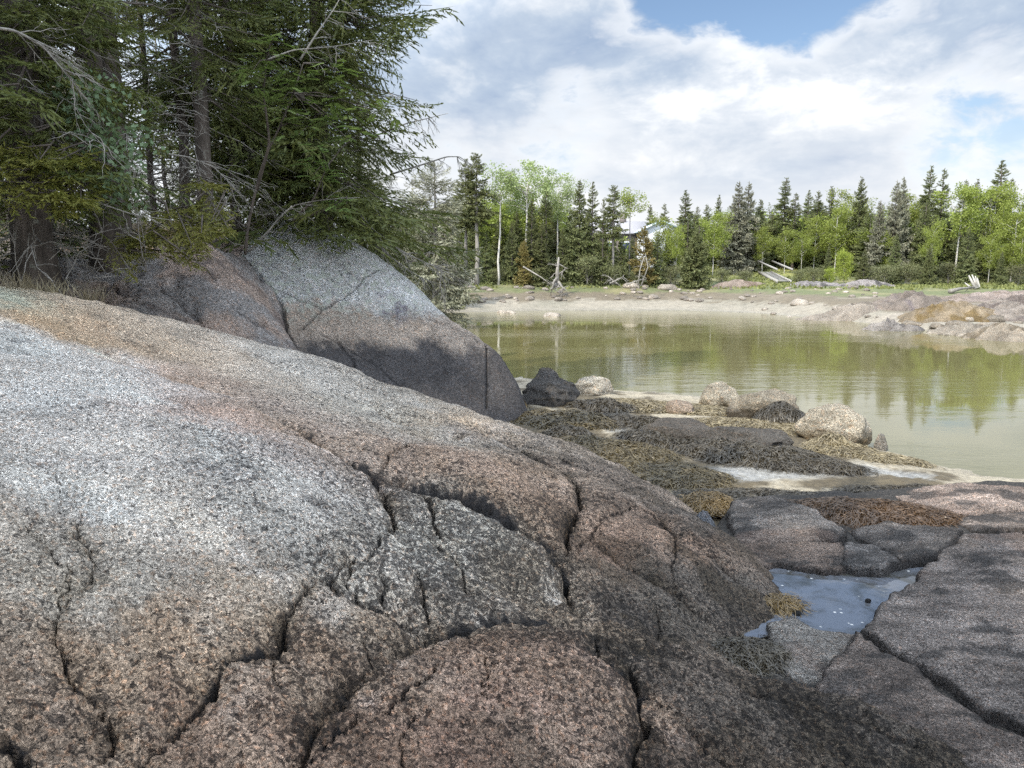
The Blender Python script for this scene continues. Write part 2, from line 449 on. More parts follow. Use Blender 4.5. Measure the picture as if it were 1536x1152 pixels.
def px_world(px, d):  # ground point under a photograph column at depth d
    return (px - 768) / F * d * 1.0

# ---- ground sheet
tt = np.concatenate([np.linspace(-6, -1.3, 40), np.linspace(-1.25, 1.25, 620), np.linspace(1.3, 6, 40)])
dd = np.concatenate([np.geomspace(1.5, 110, 560), np.geomspace(116, 4000, 40)])
X = tt[None, :] * dd[:, None]; Y = np.repeat(dd[:, None], len(tt), 1)
Z, tf, tn, tl, over = ground_parts(X, Y)
Z = ground_z(X, Y)
mud = np.array([0.205, 0.18, 0.14]); mudwet = np.array([0.18, 0.16, 0.125]); wrack = np.array([0.115, 0.093, 0.062]); grass = np.array([0.095, 0.105, 0.042])
litter = np.array([0.055, 0.042, 0.03]); pinkr = np.array([0.21, 0.178, 0.145])
n1 = fbm(X * 0.35, Y * 0.35, oct=5, seed=31); n2 = fbm(X * 1.7, Y * 1.7, oct=4, seed=33); n3 = fbm(X * 0.12, Y * 0.5, oct=4, seed=35)
C = np.zeros(X.shape + (3,)); C[:] = mud
yt = y_tree(X); T = np.maximum(yt - y_far(X), 6); q = np.clip(tf / T, -0.5, 1)
def blend(C, c, w): return C * (1 - w[..., None]) + np.asarray(c) * w[..., None]
C = blend(C, (0.16, 0.145, 0.11), sstep(-0.2, 0.6, n1))
C = blend(C, mudwet, sstep(1.2, 0.0, tf) * sstep(-1.2, 0.0, tf))
C = blend(C, wrack, sstep(0.30, 0.40, q + 0.14 * n2 + 0.08 * n1) * (tf > 0))
C = blend(C, pinkr, sstep(0.1, 0.5, n3 + n2 * 0.5) * sstep(16, 24, X) * (tf > 0))
gr = sstep(0.60, 0.68, q + 0.07 * n2 + 0.05 * n1) * (tf > 0)
C = blend(C, grass, gr)
C = blend(C, (0.16, 0.145, 0.07), gr * sstep(0.0, 0.5, n1))
C = blend(C, (0.27, 0.27, 0.08), sstep(3, 8, over) * sstep(16, 19, X) * sstep(44, 36, X))
C = blend(C, (0.06, 0.07, 0.03), sstep(1, 4, over) * (1 - sstep(14, 18, X) * sstep(46, 38, X)))
C = blend(C, litter, sstep(-0.3, 0.6, tl) * (Y < 60))
C = blend(C, (0.10, 0.13, 0.04), sstep(-0.3, 0.6, tl) * sstep(24, 34, Y) * (Y < 60) * sstep(-0.3, 0.3, n1))
nearm = (tn > -0.5) & (Y < 30)
wn = np.where(nearm, sstep(-0.4, 0.3, tn), 0)
C = blend(C, (0.26, 0.225, 0.165), wn)
C = blend(C, (0.085, 0.066, 0.038), wn * sstep(-0.10, 0.2, n2 + 0.4 * n1 + 0.1 - 0.25 * sstep(3.5, 0, tn)))
def wpoly(pts, z=0.25): return [on_plane(a, b, z) for a, b in pts]
wet = np.zeros(X.shape)
for pl, wd in (([(905, 612), (930, 632), (985, 655), (1075, 680)], 0.62), ([(930, 632), (960, 628)], 0.4), ([(1045, 718), (1130, 710), (1260, 702)], 0.6), ([(1130, 690), (1190, 690)], .3), ([(1280, 700), (1380, 708)], .25)):
    d_, _, _ = seg_dist(X, Y, wpoly(pl)); wet = np.maximum(wet, sstep(wd, wd * 0.45, d_ + 0.16 * n2 + 0.06 * fbm(X * 9, Y * 9, oct=2, seed=77)))
wet = wet * (Y < 30)
C = blend(C, (0.24, 0.235, 0.22), wet * 0.9)
Z = Z - 0.03 * wet
shore = np.maximum(sstep(0.9, 0.0, np.abs(tf)) , sstep(0.9, 0.0, np.abs(tn)) * (Y < 40)) * 0.7
wetall = np.clip(np.maximum(wet, shore), 0, 1)
V = np.stack([X, Y, Z], -1).reshape(-1, 3)
n = NT('shore_ground'); v = n.coord('Object')
spk = n.ramp(n.noise(v, 14, 6, 0.75), [(0.32, 0.5), (0.5, 1.0), (0.68, 1.4)])
spk2 = n.ramp(n.noise(v, 2.2, 6, 0.7), [(0.3, 0.72), (0.5, 1.0), (0.7, 1.2)])
vm = n.n('ShaderNodeVectorMath', operation='SCALE'); n.set(vm.inputs[0], n.attr('tint')); n.set(vm.inputs['Scale'], n.math('MULTIPLY', spk, spk2))
wa = n.attr('wet', 'Fac')
pud = n.math('MULTIPLY', wa, n.ramp(n.noise(v, 16, 4, 0.6), [(0.40, 0.0), (0.52, 1.0)]))
rg = n.math('SUBTRACT', 0.92, n.math('MULTIPLY', pud, 0.80))
bp = n.bump(n.noise(v, 11, 6, 0.7), n.math('SUBTRACT', 0.9, n.math('MULTIPLY', pud, 0.8)), 0.06)
n.bsdf(vm.outputs[0], rg, bp, 0.5)
obj('ground', mesh_np('ground', V, [grid_faces(len(dd), len(tt))], n.m, True, C.reshape(-1, 3), {'wet': wetall.ravel()}), kind='structure')

# ---- cove water
n = NT('cove_water')
v = n.coord('Object', (0.55, 1.6, 1))
w1 = n.noise(v, 1.1, 4, 0.5); w2 = n.noise(n.coord('Object', (1.2, 3.2, 1)), 3.0, 3, 0.5)
area = n.ramp(n.noise(n.coord('Object', (0.05, 0.14, 1)), 1.0, 3, 0.5), [(0.42, 0.05), (0.62, 0.75)])
hgt = n.math('ADD', w1, n.math('MULTIPLY', w2, 0.35))
bp = n.bump(hgt, n.math('MULTIPLY', area, 0.26), 0.10)
deep = n.noise(n.coord('Object', (0.08, 0.2, 1)), 1.0, 4, 0.5)
n.bsdf(n.mix((0.092, 0.083, 0.034), (0.128, 0.113, 0.052), deep), 0.02, bp, 0.5, IOR=1.40)
wv = np.array([[-9, 8.0, 0], [130, 8.0, 0], [130, 60, 0], [-9, 60, 0]], float)
obj('water', mesh_np('water', wv, [[[0, 1, 2, 3]]], n.m, False), kind='structure')

# ------------------------------------------------------------------ foreground granite ledge
LP = [
 # foot of the frame
 (-250, 1152, 1.75), (0, 1152, 1.95), (250, 1152, 2.1), (500, 1152, 2.25), (768, 1152, 2.45), (1000, 1152, 2.75), (1250, 1152, 3.1), (1420, 1152, 3.35),
 (0, 1020, 2.25), (300, 1020, 2.5), (560, 1060, 2.55), (760, 1020, 2.9), (900, 1040, 2.95), (1050, 1060, 3.2), (1180, 1090, 3.35),
 (0, 900, 2.6), (200, 900, 2.8), (400, 900, 3.1), (560, 930, 3.25), (640, 925, 3.45), (720, 912, 3.6), (850, 925, 3.7), (930, 940, 3.75), (1000, 965, 3.8), (1100, 1015, 3.95), (1250, 1058, 3.75), (1400, 1118, 3.55),
 (0, 780, 3.1), (200, 780, 3.35), (400, 780, 3.7), (520, 800, 3.85), (650, 850, 3.95), (760, 880, 4.05), (850, 900, 4.15),
 (0, 650, 4.0), (150, 650, 4.2), (300, 680, 4.3), (450, 700, 4.55), (600, 740, 4.7), (720, 770, 4.8), (820, 820, 4.7),
 (0, 560, 5.1), (200, 575, 5.4), (350, 610, 5.5), (500, 655, 5.6), (620, 670, 5.9), (720, 690, 5.9), (800, 730, 5.7), (850, 790, 5.1),
 (0, 490, 6.4), (150, 510, 6.9), (300, 540, 7.2), (450, 580, 7.4), (600, 630, 7.4), (700, 655, 7.3), (800, 690, 6.8), (900, 740, 6.2), (900, 820, 5.3), (950, 880, 4.85),
 (1000, 790, 5.95), (1000, 850, 5.25), (1060, 880, 5.25), (980, 930, 4.55), (1137, 888, 5.45), (1080, 830, 5.75), (1040, 775, 6.6), (1090, 812, 6.1),
 # crest line
 (-120, 425, 6.9), (0, 432, 7.6), (100, 450, 8.0), (200, 468, 8.4), (300, 489, 8.8), (400, 514, 9.2), (500, 545, 9.5), (600, 590, 9.6), (700, 628, 9.4), (800, 658, 8.9), (900, 692, 8.2), (980, 728, 7.5),
]
lp = [at(*p) for p in LP]
cam_extra = [(-3.5, 1.0, 2.0), (-1.5, 0.4, 1.62), (0, 0.4, 1.42), (1.5, 0.4, 1.15), (3, 0.6, 0.85), (-7, 3, 2.7), (-9, 7, 2.9), (3.2, 2.4, 0.55), (4.2, 1.6, 0.55),
             # behind the crest the rock drops away
             (-6.5, 9.4, 2.45), (-4.6, 10.2, 1.9), (-3.0, 10.8, 1.2), (-1.6, 11.0, 0.65), (-0.2, 10.6, 0.25), (1.0, 9.6, 0.15), (2.0, 8.3, 0.1), (2.6, 7.0, 0.1), (2.6, 6.0, 0.1), (2.45, 5.2, 0.1), (1.75, 4.6, 0.3),
             (2.4, 4.2, 0.2), (3.0, 3.9, 0.15), (3.3, 4.5, 0.0), (-5.5, 11.5, 1.6), (-2.5, 12.5, 0.3), (0, 12.5, -0.4), (3, 9, -0.4), (4, 6, -0.4)]
ledge_base = TPS(lp + cam_extra, 0.004)

def solve_px(px, py, f, d0, d1):
    """where the ray of a pixel first meets the height function f"""
    ds = np.geomspace(d0, d1, 700); r = ray(px, py)
    zz = H + r[2] * ds; hh = f(r[0] * ds, ds)
    k = np.argmax(hh >= zz)
    if hh[k] < zz[k]: k = int(np.argmin(zz - hh))
    return (r[0] * ds[k], ds[k])

def cracks_w(specs, f, d0, d1):
    out = []
    for pts, w, dep, sa, sw, stp in specs:
        wp = [solve_px(a, b, f, d0, d1) for a, b in pts]
        out.append((wp, w, dep, sa, sw, stp))
    return out

# polyline, groove half width, groove depth, shoulder drop, shoulder width, step (left side of travel lower when > 0)
LC = [
 ([(285, 566), (330, 590), (390, 614), (450, 640), (490, 664), (525, 684), (560, 694), (575, 720), (592, 758), (588, 792)], 0.038, 0.15, 0.10, 0.16, 0.0),
 ([(562, 692), (640, 716), (700, 738), (760, 762), (815, 797), (850, 838), (858, 876), (884, 922)], 0.044, 0.16, 0.16, 0.18, 0.05),
 ([(575, 690), (600, 668), (650, 653), (700, 648)], 0.018, 0.04, 0.04, 0.2, 0.0),
 ([(720, 640), (780, 672), (830, 700), (862, 724), (867, 752), (856, 788), (846, 806)], 0.030, 0.12, 0.09, 0.15, 0.0),
 ([(445, 1140), (460, 1085), (492, 1045), (535, 1008), (585, 972), (622, 952), (642, 934), (690, 919), (745, 913), (800, 919), (850, 929), (905, 936), (960, 947), (1000, 962)], 0.042, 0.17, 0.15, 0.16, 0.03),
 ([(520, 832), (505, 850), (476, 868), (448, 898), (432, 938), (402, 968), (350, 990), (310, 1030), (266, 1080), (232, 1112)], 0.017, 0.085, 0.055, 0.16, 0.0),
 ([(118, 768), (128, 800), (148, 840), (140, 880), (110, 915), (95, 945), (98, 985), (112, 1020), (145, 1055), (156, 1090), (150, 1160)], 0.012, 0.06, 0.035, 0.12, 0.0),
 ([(28, 790), (70, 815), (95, 850), (97, 920)], 0.009, 0.035, 0.02, 0.08, 0.0),
 ([(0, 1124), (30, 1140), (60, 1165)], 0.02, 0.08, 0.03, 0.12, 0.0),
 ([(942, 1160), (954, 1100), (962, 1055), (952, 1010), (930, 978), (900, 955)], 0.018, 0.075, 0.07, 0.16, -0.02),
 ([(440, 1145), (500, 1092), (570, 1055), (640, 1018), (672, 996)], 0.008, 0.035, 0.02, 0.1, 0.0),
 ([(608, 704), (640, 738), (668, 792)], 0.02, 0.06, 0.03, 0.12, 0.0),
 ([(640, 790), (690, 830), (705, 880)], 0.02, 0.045, 0.03, 0.12, 0.0),
 ([(590, 790), (560, 805), (540, 838)], 0.012, 0.03, 0.02, 0.10, 0.0),
 ([(985, 905), (990, 950)], 0.008, 0.04, 0.015, 0.06, 0.0),
 ([(860, 810), (900, 780), (960, 760), (1010, 800), (1010, 860)], 0.012, 0.025, 0.05, 0.16, -0.02),
 ([(590, 985), (560, 965), (545, 940)], 0.008, 0.03, 0.015, 0.06, 0.0),
 ([(335, 1010), (345, 990), (400, 985), (410, 1020)], 0.008, 0.035, 0.02, 0.06, 0.0),
 ([(530, 830), (530, 870), (545, 895)], 0.010, 0.05, 0.03, 0.05, 0.0),
 ([(575, 850), (582, 890)], 0.010, 0.05, 0.03, 0.05, 0.0),
 ([(625, 850), (632, 905)], 0.010, 0.05, 0.03, 0.05, 0.0),
 ([(485, 835), (488, 862), (520, 885), (590, 905), (640, 925)], 0.010, 0.045, 0.03, 0.06, 0.0),
 ([(1000, 965), (1060, 1010), (1150, 1052), (1280, 1090), (1400, 1140)], 0.012, 0.03, 0.03, 0.12, 0.0),
 ([(1090, 1040), (1200, 1100), (1290, 1160)], 0.010, 0.035, 0.02, 0.08, 0.0),
 ([(380, 700), (330, 668), (250, 640), (180, 600)], 0.006, 0.015, 0.02, 0.12, 0.0),
 ([(500, 545), (560, 580), (640, 612), (720, 640)], 0.020, 0.07, 0.09, 0.22, 0.0),
 ([(720, 640), (800, 668), (880, 704), (960, 740)], 0.018, 0.06, 0.06, 0.2, 0.0),
 ([(0, 470), (80, 492), (160, 520), (230, 545), (285, 566)], 0.010, 0.03, 0.05, 0.25, 0.0),
 ([(300, 500), (380, 530), (450, 560), (540, 600), (640, 640)], 0.008, 0.03, 0.04, 0.2, 0.0),
 ([(585, 790), (640, 815), (720, 850), (800, 885), (850, 905)], 0.008, 0.04, 0.04, 0.12, 0.0),
 ([(480, 870), (440, 850), (400, 842), (340, 850)], 0.005, 0.025, 0.02, 0.08, 0.0),
 ([(232, 1112), (200, 1140), (180, 1165)], 0.014, 0.06, 0.03, 0.1, 0.0),
 ([(690, 925), (700, 960), (740, 1000), (730, 1060)], 0.005, 0.025, 0.02, 0.08, 0.0),
 ([(870, 930), (900, 980), (990, 1040), (1080, 1120), (1120, 1160)], 0.010, 0.05, 0.05, 0.12, 0.0),
 ([(610, 1160), (600, 1110), (620, 1060)], 0.006, 0.03, 0.02, 0.08, 0.0),
 ([(890, 810), (940, 850), (1000, 880), (1060, 930)], 0.010, 0.03, 0.06, 0.12, -0.02),
 ([(960, 745), (1000, 790), (1060, 830), (1120, 880)], 0.010, 0.03, 0.05, 0.12, 0.0),
 ([(0, 690), (60, 700), (118, 768)], 0.005, 0.02, 0.015, 0.1, 0.0),
]
LCW = cracks_w(LC, ledge_base, 1.6, 11)

tt = np.concatenate([np.linspace(-1.9, -0.76, 130), np.linspace(-0.755, 0.70, 1060), np.linspace(0.702, 1.35, 100)])
dd = np.geomspace(0.8, 11.5, 760)
X = tt[None, :] * dd[:, None]; Y = np.repeat(dd[:, None], len(tt), 1)
Z0 = ledge_base(X, Y)
wx = X + 0.05 * fbm(X * 5, Y * 5, oct=4, seed=51) + 0.018 * fbm(X * 26, Y * 26, oct=3, seed=57); wy = Y + 0.05 * fbm(X * 5, Y * 5, oct=4, seed=52) + 0.018 * fbm(X * 26, Y * 26, oct=3, seed=58)
Zd = np.zeros_like(Z0); crack = np.zeros_like(Z0); stain_shade = np.zeros_like(Z0); edge = np.zeros_like(Z0)
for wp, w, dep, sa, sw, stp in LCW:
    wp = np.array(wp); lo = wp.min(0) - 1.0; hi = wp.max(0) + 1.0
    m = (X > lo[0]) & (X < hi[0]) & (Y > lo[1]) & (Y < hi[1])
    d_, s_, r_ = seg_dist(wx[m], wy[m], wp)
    fade = sstep(0, 0.07, r_) * sstep(1.0, 0.93, r_) * 0.85 + 0.15
    var = 0.8 + 0.4 * vnoise(X[m] * 6, Y[m] * 6, seed=63)
    we = w * (0.62 + 0.85 * seg_dist.lat ** 2) * var * (0.82 + 0.4 * sstep(-0.4, 0.4, fbm(X[m] * 2.5, Y[m] * 2.5, oct=3, seed=66)))
    g = sstep(1.25, 0.55, d_ / we)
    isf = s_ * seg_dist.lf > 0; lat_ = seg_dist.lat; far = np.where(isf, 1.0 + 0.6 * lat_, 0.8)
    wext = we + np.where(isf, 0.115 * lat_ ** 3 * min(1.0, (dep / 0.14) ** 2), 0)  # widens the dark band up the far wall: lichen plus painted trough shade
    Zd[m] += (-dep * 1.25 * g - far * sa * (0.75 * np.exp(-d_ / sw) + 0.35 * np.exp(-d_ / 0.035))) * fade - stp * (s_ > 0) * np.exp(-d_ / 0.35)
    stain_shade[m] = np.maximum(stain_shade[m], fade * np.exp(-d_ / (0.03 + sa * 0.6)) * min(1, dep * 9))
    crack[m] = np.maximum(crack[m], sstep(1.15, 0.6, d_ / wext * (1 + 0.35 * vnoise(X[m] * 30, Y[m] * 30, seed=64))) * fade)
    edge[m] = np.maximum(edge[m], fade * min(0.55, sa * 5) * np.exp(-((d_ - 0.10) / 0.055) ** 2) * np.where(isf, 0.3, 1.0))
# mask of knobs that stand proud beside the cracks
for (kx, ky, rx, ry, hh) in ((555, 868, .05, .06, .03), (608, 885, .06, .06, .035), (655, 880, .06, .06, .03), (515, 850, .05, .05, .025), (365, 1020, .06, .05, .03), (850, 905, .10, .09, .09), (470, 860, .07, .05, .02)):
    c = solve_px(kx, ky, ledge_base, 1.6, 11); Zd += hh * np.exp(-((X - c[0]) / rx) ** 2 - ((Y - c[1]) / ry) ** 2)
rough_z = sstep(2.4, 0.8, Z0)       # the lower, wave-worn rock is knobblier
Zn = 0.075 * fbm(X * 1.1, Y * 1.1, oct=3, seed=41) + 0.030 * fbm(X * 4.2, Y * 4.2, oct=3, seed=43)
Zn += (0.006 + 0.010 * rough_z) * (1 - 2 * np.abs(fbm(X * 9, Y * 9, oct=3, seed=45)))
det = sstep(7.5, 4.0, Y)
Zn += 0.012 * (1 + 0.6 * rough_z) * fbm(X * 7, Y * 7, oct=3, seed=48)
Zn += (0.015 * fbm(X * 22, Y * 22, oct=3, seed=46, gain=0.6) + 0.008 * fbm(X * 60, Y * 60, oct=2, seed=47)) * det
Z = Z0 + Zd + Zn
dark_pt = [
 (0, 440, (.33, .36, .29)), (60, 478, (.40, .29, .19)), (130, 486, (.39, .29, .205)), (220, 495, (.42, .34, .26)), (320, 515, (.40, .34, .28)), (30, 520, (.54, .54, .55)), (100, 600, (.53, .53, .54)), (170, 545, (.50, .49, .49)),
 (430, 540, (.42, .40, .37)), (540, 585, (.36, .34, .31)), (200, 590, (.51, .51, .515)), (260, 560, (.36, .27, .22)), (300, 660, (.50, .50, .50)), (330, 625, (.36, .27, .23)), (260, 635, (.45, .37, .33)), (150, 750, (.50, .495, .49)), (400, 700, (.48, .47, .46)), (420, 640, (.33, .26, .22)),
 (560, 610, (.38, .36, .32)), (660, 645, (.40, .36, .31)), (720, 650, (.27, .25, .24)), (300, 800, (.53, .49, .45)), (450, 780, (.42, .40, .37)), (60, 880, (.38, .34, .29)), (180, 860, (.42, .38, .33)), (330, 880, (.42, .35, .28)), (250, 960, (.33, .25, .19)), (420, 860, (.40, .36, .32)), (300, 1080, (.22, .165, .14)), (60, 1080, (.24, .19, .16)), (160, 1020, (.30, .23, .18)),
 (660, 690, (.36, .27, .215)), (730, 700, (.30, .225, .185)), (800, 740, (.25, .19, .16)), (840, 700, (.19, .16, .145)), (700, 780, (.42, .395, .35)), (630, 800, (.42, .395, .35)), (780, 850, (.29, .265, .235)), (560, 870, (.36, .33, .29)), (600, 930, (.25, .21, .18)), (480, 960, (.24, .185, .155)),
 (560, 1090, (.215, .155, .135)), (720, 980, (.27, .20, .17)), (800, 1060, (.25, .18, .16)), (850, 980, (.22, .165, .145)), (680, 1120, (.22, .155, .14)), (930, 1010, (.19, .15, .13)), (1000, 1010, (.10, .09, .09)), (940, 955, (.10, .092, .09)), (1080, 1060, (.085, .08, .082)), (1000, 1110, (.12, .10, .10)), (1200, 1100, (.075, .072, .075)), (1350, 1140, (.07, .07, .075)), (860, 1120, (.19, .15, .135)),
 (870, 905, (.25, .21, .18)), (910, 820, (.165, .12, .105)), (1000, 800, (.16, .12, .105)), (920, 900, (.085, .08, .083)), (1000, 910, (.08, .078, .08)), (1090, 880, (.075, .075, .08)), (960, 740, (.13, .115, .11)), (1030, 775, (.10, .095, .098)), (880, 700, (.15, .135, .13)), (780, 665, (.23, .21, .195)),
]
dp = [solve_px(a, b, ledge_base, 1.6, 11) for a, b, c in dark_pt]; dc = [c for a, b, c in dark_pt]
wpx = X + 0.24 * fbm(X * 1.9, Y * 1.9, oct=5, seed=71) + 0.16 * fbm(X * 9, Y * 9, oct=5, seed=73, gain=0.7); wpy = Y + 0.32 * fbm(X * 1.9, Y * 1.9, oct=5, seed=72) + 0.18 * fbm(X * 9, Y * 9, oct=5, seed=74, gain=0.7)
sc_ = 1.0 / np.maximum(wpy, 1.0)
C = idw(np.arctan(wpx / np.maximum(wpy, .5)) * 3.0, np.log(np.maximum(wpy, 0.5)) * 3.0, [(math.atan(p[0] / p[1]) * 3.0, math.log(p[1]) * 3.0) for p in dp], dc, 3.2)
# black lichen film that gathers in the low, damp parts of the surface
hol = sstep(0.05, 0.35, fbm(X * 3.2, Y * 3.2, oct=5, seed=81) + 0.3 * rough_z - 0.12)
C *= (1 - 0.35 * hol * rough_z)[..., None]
st_ = np.clip(stain_shade * (1.0 + 1.2 * fbm(X * 7, Y * 7, oct=4, seed=83)), 0, 1); C *= (1 - 0.62 * st_)[..., None]  # crack darkening: black lichen together with trough shade put into the tint
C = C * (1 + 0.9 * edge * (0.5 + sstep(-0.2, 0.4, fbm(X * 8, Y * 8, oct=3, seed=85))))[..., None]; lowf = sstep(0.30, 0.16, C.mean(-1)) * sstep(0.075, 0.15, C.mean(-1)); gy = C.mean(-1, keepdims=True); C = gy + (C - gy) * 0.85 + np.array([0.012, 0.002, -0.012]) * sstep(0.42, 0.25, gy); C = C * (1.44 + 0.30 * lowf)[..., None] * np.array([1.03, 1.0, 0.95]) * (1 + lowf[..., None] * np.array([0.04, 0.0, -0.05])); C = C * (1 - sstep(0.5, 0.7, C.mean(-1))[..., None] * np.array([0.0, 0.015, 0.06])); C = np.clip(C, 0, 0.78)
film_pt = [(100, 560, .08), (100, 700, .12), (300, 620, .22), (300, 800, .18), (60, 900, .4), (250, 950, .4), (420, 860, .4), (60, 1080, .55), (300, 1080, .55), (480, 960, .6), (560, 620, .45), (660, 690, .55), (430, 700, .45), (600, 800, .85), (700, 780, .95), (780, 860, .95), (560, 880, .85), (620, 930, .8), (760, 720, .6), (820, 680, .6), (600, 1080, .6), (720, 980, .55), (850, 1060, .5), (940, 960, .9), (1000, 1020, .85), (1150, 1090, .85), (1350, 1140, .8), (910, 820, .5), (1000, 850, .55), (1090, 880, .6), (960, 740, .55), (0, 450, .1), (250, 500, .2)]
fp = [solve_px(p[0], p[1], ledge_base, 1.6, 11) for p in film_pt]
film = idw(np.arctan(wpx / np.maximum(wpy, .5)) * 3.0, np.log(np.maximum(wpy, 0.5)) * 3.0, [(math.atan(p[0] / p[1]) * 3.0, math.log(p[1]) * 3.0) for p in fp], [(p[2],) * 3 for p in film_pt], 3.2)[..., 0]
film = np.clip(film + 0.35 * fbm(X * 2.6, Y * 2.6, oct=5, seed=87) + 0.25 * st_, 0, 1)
G = ground_z(X, Y, False)
keep = (Z > G - 0.25)
V = np.stack([X, Y, Z], -1).reshape(-1, 3)
q = grid_faces(len(dd), len(tt), keep)
V2, q2, C2, K2, F2 = compact(V, q, C.reshape(-1, 3), crack.ravel(), film.ravel())
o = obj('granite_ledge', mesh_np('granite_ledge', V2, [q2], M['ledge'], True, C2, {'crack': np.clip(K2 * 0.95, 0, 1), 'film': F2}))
tag(o, 'broad sloping granite ledge in the foreground, pale above, dark and cracked below', 'rock ledge')
def ledge_z(x, y): return ledge_base(x, y)

# ------------------------------------------------------------------ the domed outcrop with the black foot
DC = [
 ([(362, 378), (385, 402), (408, 432), (424, 455), (430, 490), (445, 520)], 0.03, 0.14, 0.10, 0.25, 0.0),
 ([(408, 425), (450, 448), (490, 460)], 0.02, 0.10, 0.02, 0.12, 0.0),
 ([(440, 492), (490, 458), (540, 425), (575, 402)], 0.012, 0.05, 0.02, 0.12, 0.0),
 ([(727, 512), (729, 560), (727, 612)], 0.016, 0.10, 0.02, 0.12, 0.0),
 ([(640, 480), (690, 500), (730, 520)], 0.012, 0.04, 0.02, 0.12, 0.0),
 ([(225, 412), (250, 430), (285, 455), (305, 485)], 0.03, 0.15, 0.07, 0.25, 0.06),
 ([(120, 405), (160, 420), (190, 440), (217, 466)], 0.03, 0.15, 0.07, 0.25, 0.06),
 ([(366, 388), (390, 412), (416, 430)], 0.012, 0.05, 0.02, 0.1, 0.0),
 ([(330, 440), (370, 470), (420, 500)], 0.02, 0.09, 0.05, 0.15, 0.0),
 ([(280, 395), (325, 420)], 0.02, 0.07, 0.03, 0.15, 0.0),
 ([(500, 500), (530, 540), (540, 590)], 0.02, 0.05, 0.04, 0.15, 0.0),
 ([(470, 490), (520, 520), (580, 560), (610, 590)], 0.015, 0.03, 0.03, 0.12, 0.0),
]
DCW = cracks_w(DC, dome_base, 8.5, 17)
tt = np.linspace(-0.78, 0.06, 620); dd = np.linspace(8.6, 17.6, 480)
X = tt[None, :] * dd[:, None]; Y = np.repeat(dd[:, None], len(tt), 1)
Z0 = dome_base(X, Y); Zd = np.zeros_like(Z0); crack = np.zeros_like(Z0)
wx = X + 0.06 * fbm(X * 3, Y * 3, oct=4, seed=151); wy = Y + 0.06 * fbm(X * 3, Y * 3, oct=4, seed=152)
for wp, w, dep, sa, sw, stp in DCW:
    d_, s_, r_ = seg_dist(wx, wy, wp)
    fade = sstep(0, 0.12, r_) * sstep(1.0, 0.88, r_) * 0.8 + 0.2
    Zd += (-dep * np.exp(-(d_ / w) ** 2) - sa * np.exp(-d_ / sw)) * fade - stp * (s_ > 0) * np.exp(-d_ / 0.4)
    crack = np.maximum(crack, np.exp(-(d_ / (w * 0.9)) ** 2) * fade)
leftp = sstep(-3.3, -4.3, X)
Zn = (0.075 + 0.09 * leftp) * fbm(X * 1.3, Y * 1.3, oct=4, seed=141) + (0.03 + 0.04 * leftp) * (1 - 2 * np.abs(fbm(X * 3.3 + Y, Y * 3.3, oct=4, seed=143))) + 0.012 * fbm(X * 14, Y * 14, oct=3, seed=145)
Z = Z0 + Zd + Zn
band_z = Z + 0.20 * fbm(X * 1.4, Y * 1.4, oct=4, seed=161) + 0.16 * fbm(X * 7, Y * 4 + Z * 3, oct=5, seed=167, gain=0.65) + 0.25 * (X + 0.5) * 0.25
C = np.zeros(X.shape + (3,)); C[:] = (.41, .41, .40)
n1 = fbm(X * 1.1, Y * 1.1 + Z, oct=4, seed=163); n2 = fbm(X * 3.5, Y * 3.5 + 2 * Z, oct=4, seed=165)
C = blend(C, (.22, .21, .23), sstep(0.0, 0.4, n1 + 0.5 * n2) * sstep(3.0, 2.4, Z))
C = blend(C, (.31, .26, .215), sstep(2.25, 1.95, band_z))
C = blend(C, (.062, .058, .058), sstep(1.74, 1.42, band_z))
pd, ps, pr = seg_dist(wx, wy, DCW[0][0])
pink = ((X < DCW[0][0][0][0] + 0.9) & (ps < 0)).astype(float) if False else sstep(0.06, -0.06, np.where(ps > 0, -pd, pd) * 1.0) * 0
# everything left of the main seam is the pink broken ledge
seam = np.interp(Y, [p[1] for p in sorted(DCW[0][0], key=lambda p: p[1])], [p[0] for p in sorted(DCW[0][0], key=lambda p: p[1])])
isp = sstep(0.05, -0.05, wx - seam)
Cp = np.zeros_like(C); Cp[:] = (.31, .245, .205)
Cp = blend(Cp, (.25, .235, .225), sstep(-0.1, 0.3, n1 + 0.3 * n2)); Cp = blend(Cp, (.14, .11, .10), 0.7 * sstep(0.2, 0.55, n2 - n1 * 0.4)); Cp = blend(Cp, (.10, .09, .085), 0.5 * sstep(-4.2, -4.9, X) * sstep(0.0, 0.4, n2))
C = C * (1 - isp[..., None]) + Cp * isp[..., None]
lich = (1 - isp) * sstep(1.9, 2.5, Z)
G = ground_z(X, Y, False)
V = np.stack([X, Y, Z], -1).reshape(-1, 3)
q = grid_faces(len(dd), len(tt), Z > np.minimum(G, 2.6) - 0.3)
V2, q2, C2, K2, L2 = compact(V, q, C.reshape(-1, 3), crack.ravel(), lich.ravel())
o = obj('granite_dome', mesh_np('granite_dome', V2, [q2], M['dome'], True, C2, {'crack': np.clip(K2 * 0.9, 0, 1), 'lichen': L2}))
tag(o, 'domed granite outcrop under the spruces, lichen grey above with a black tide-stained foot', 'rock outcrop')

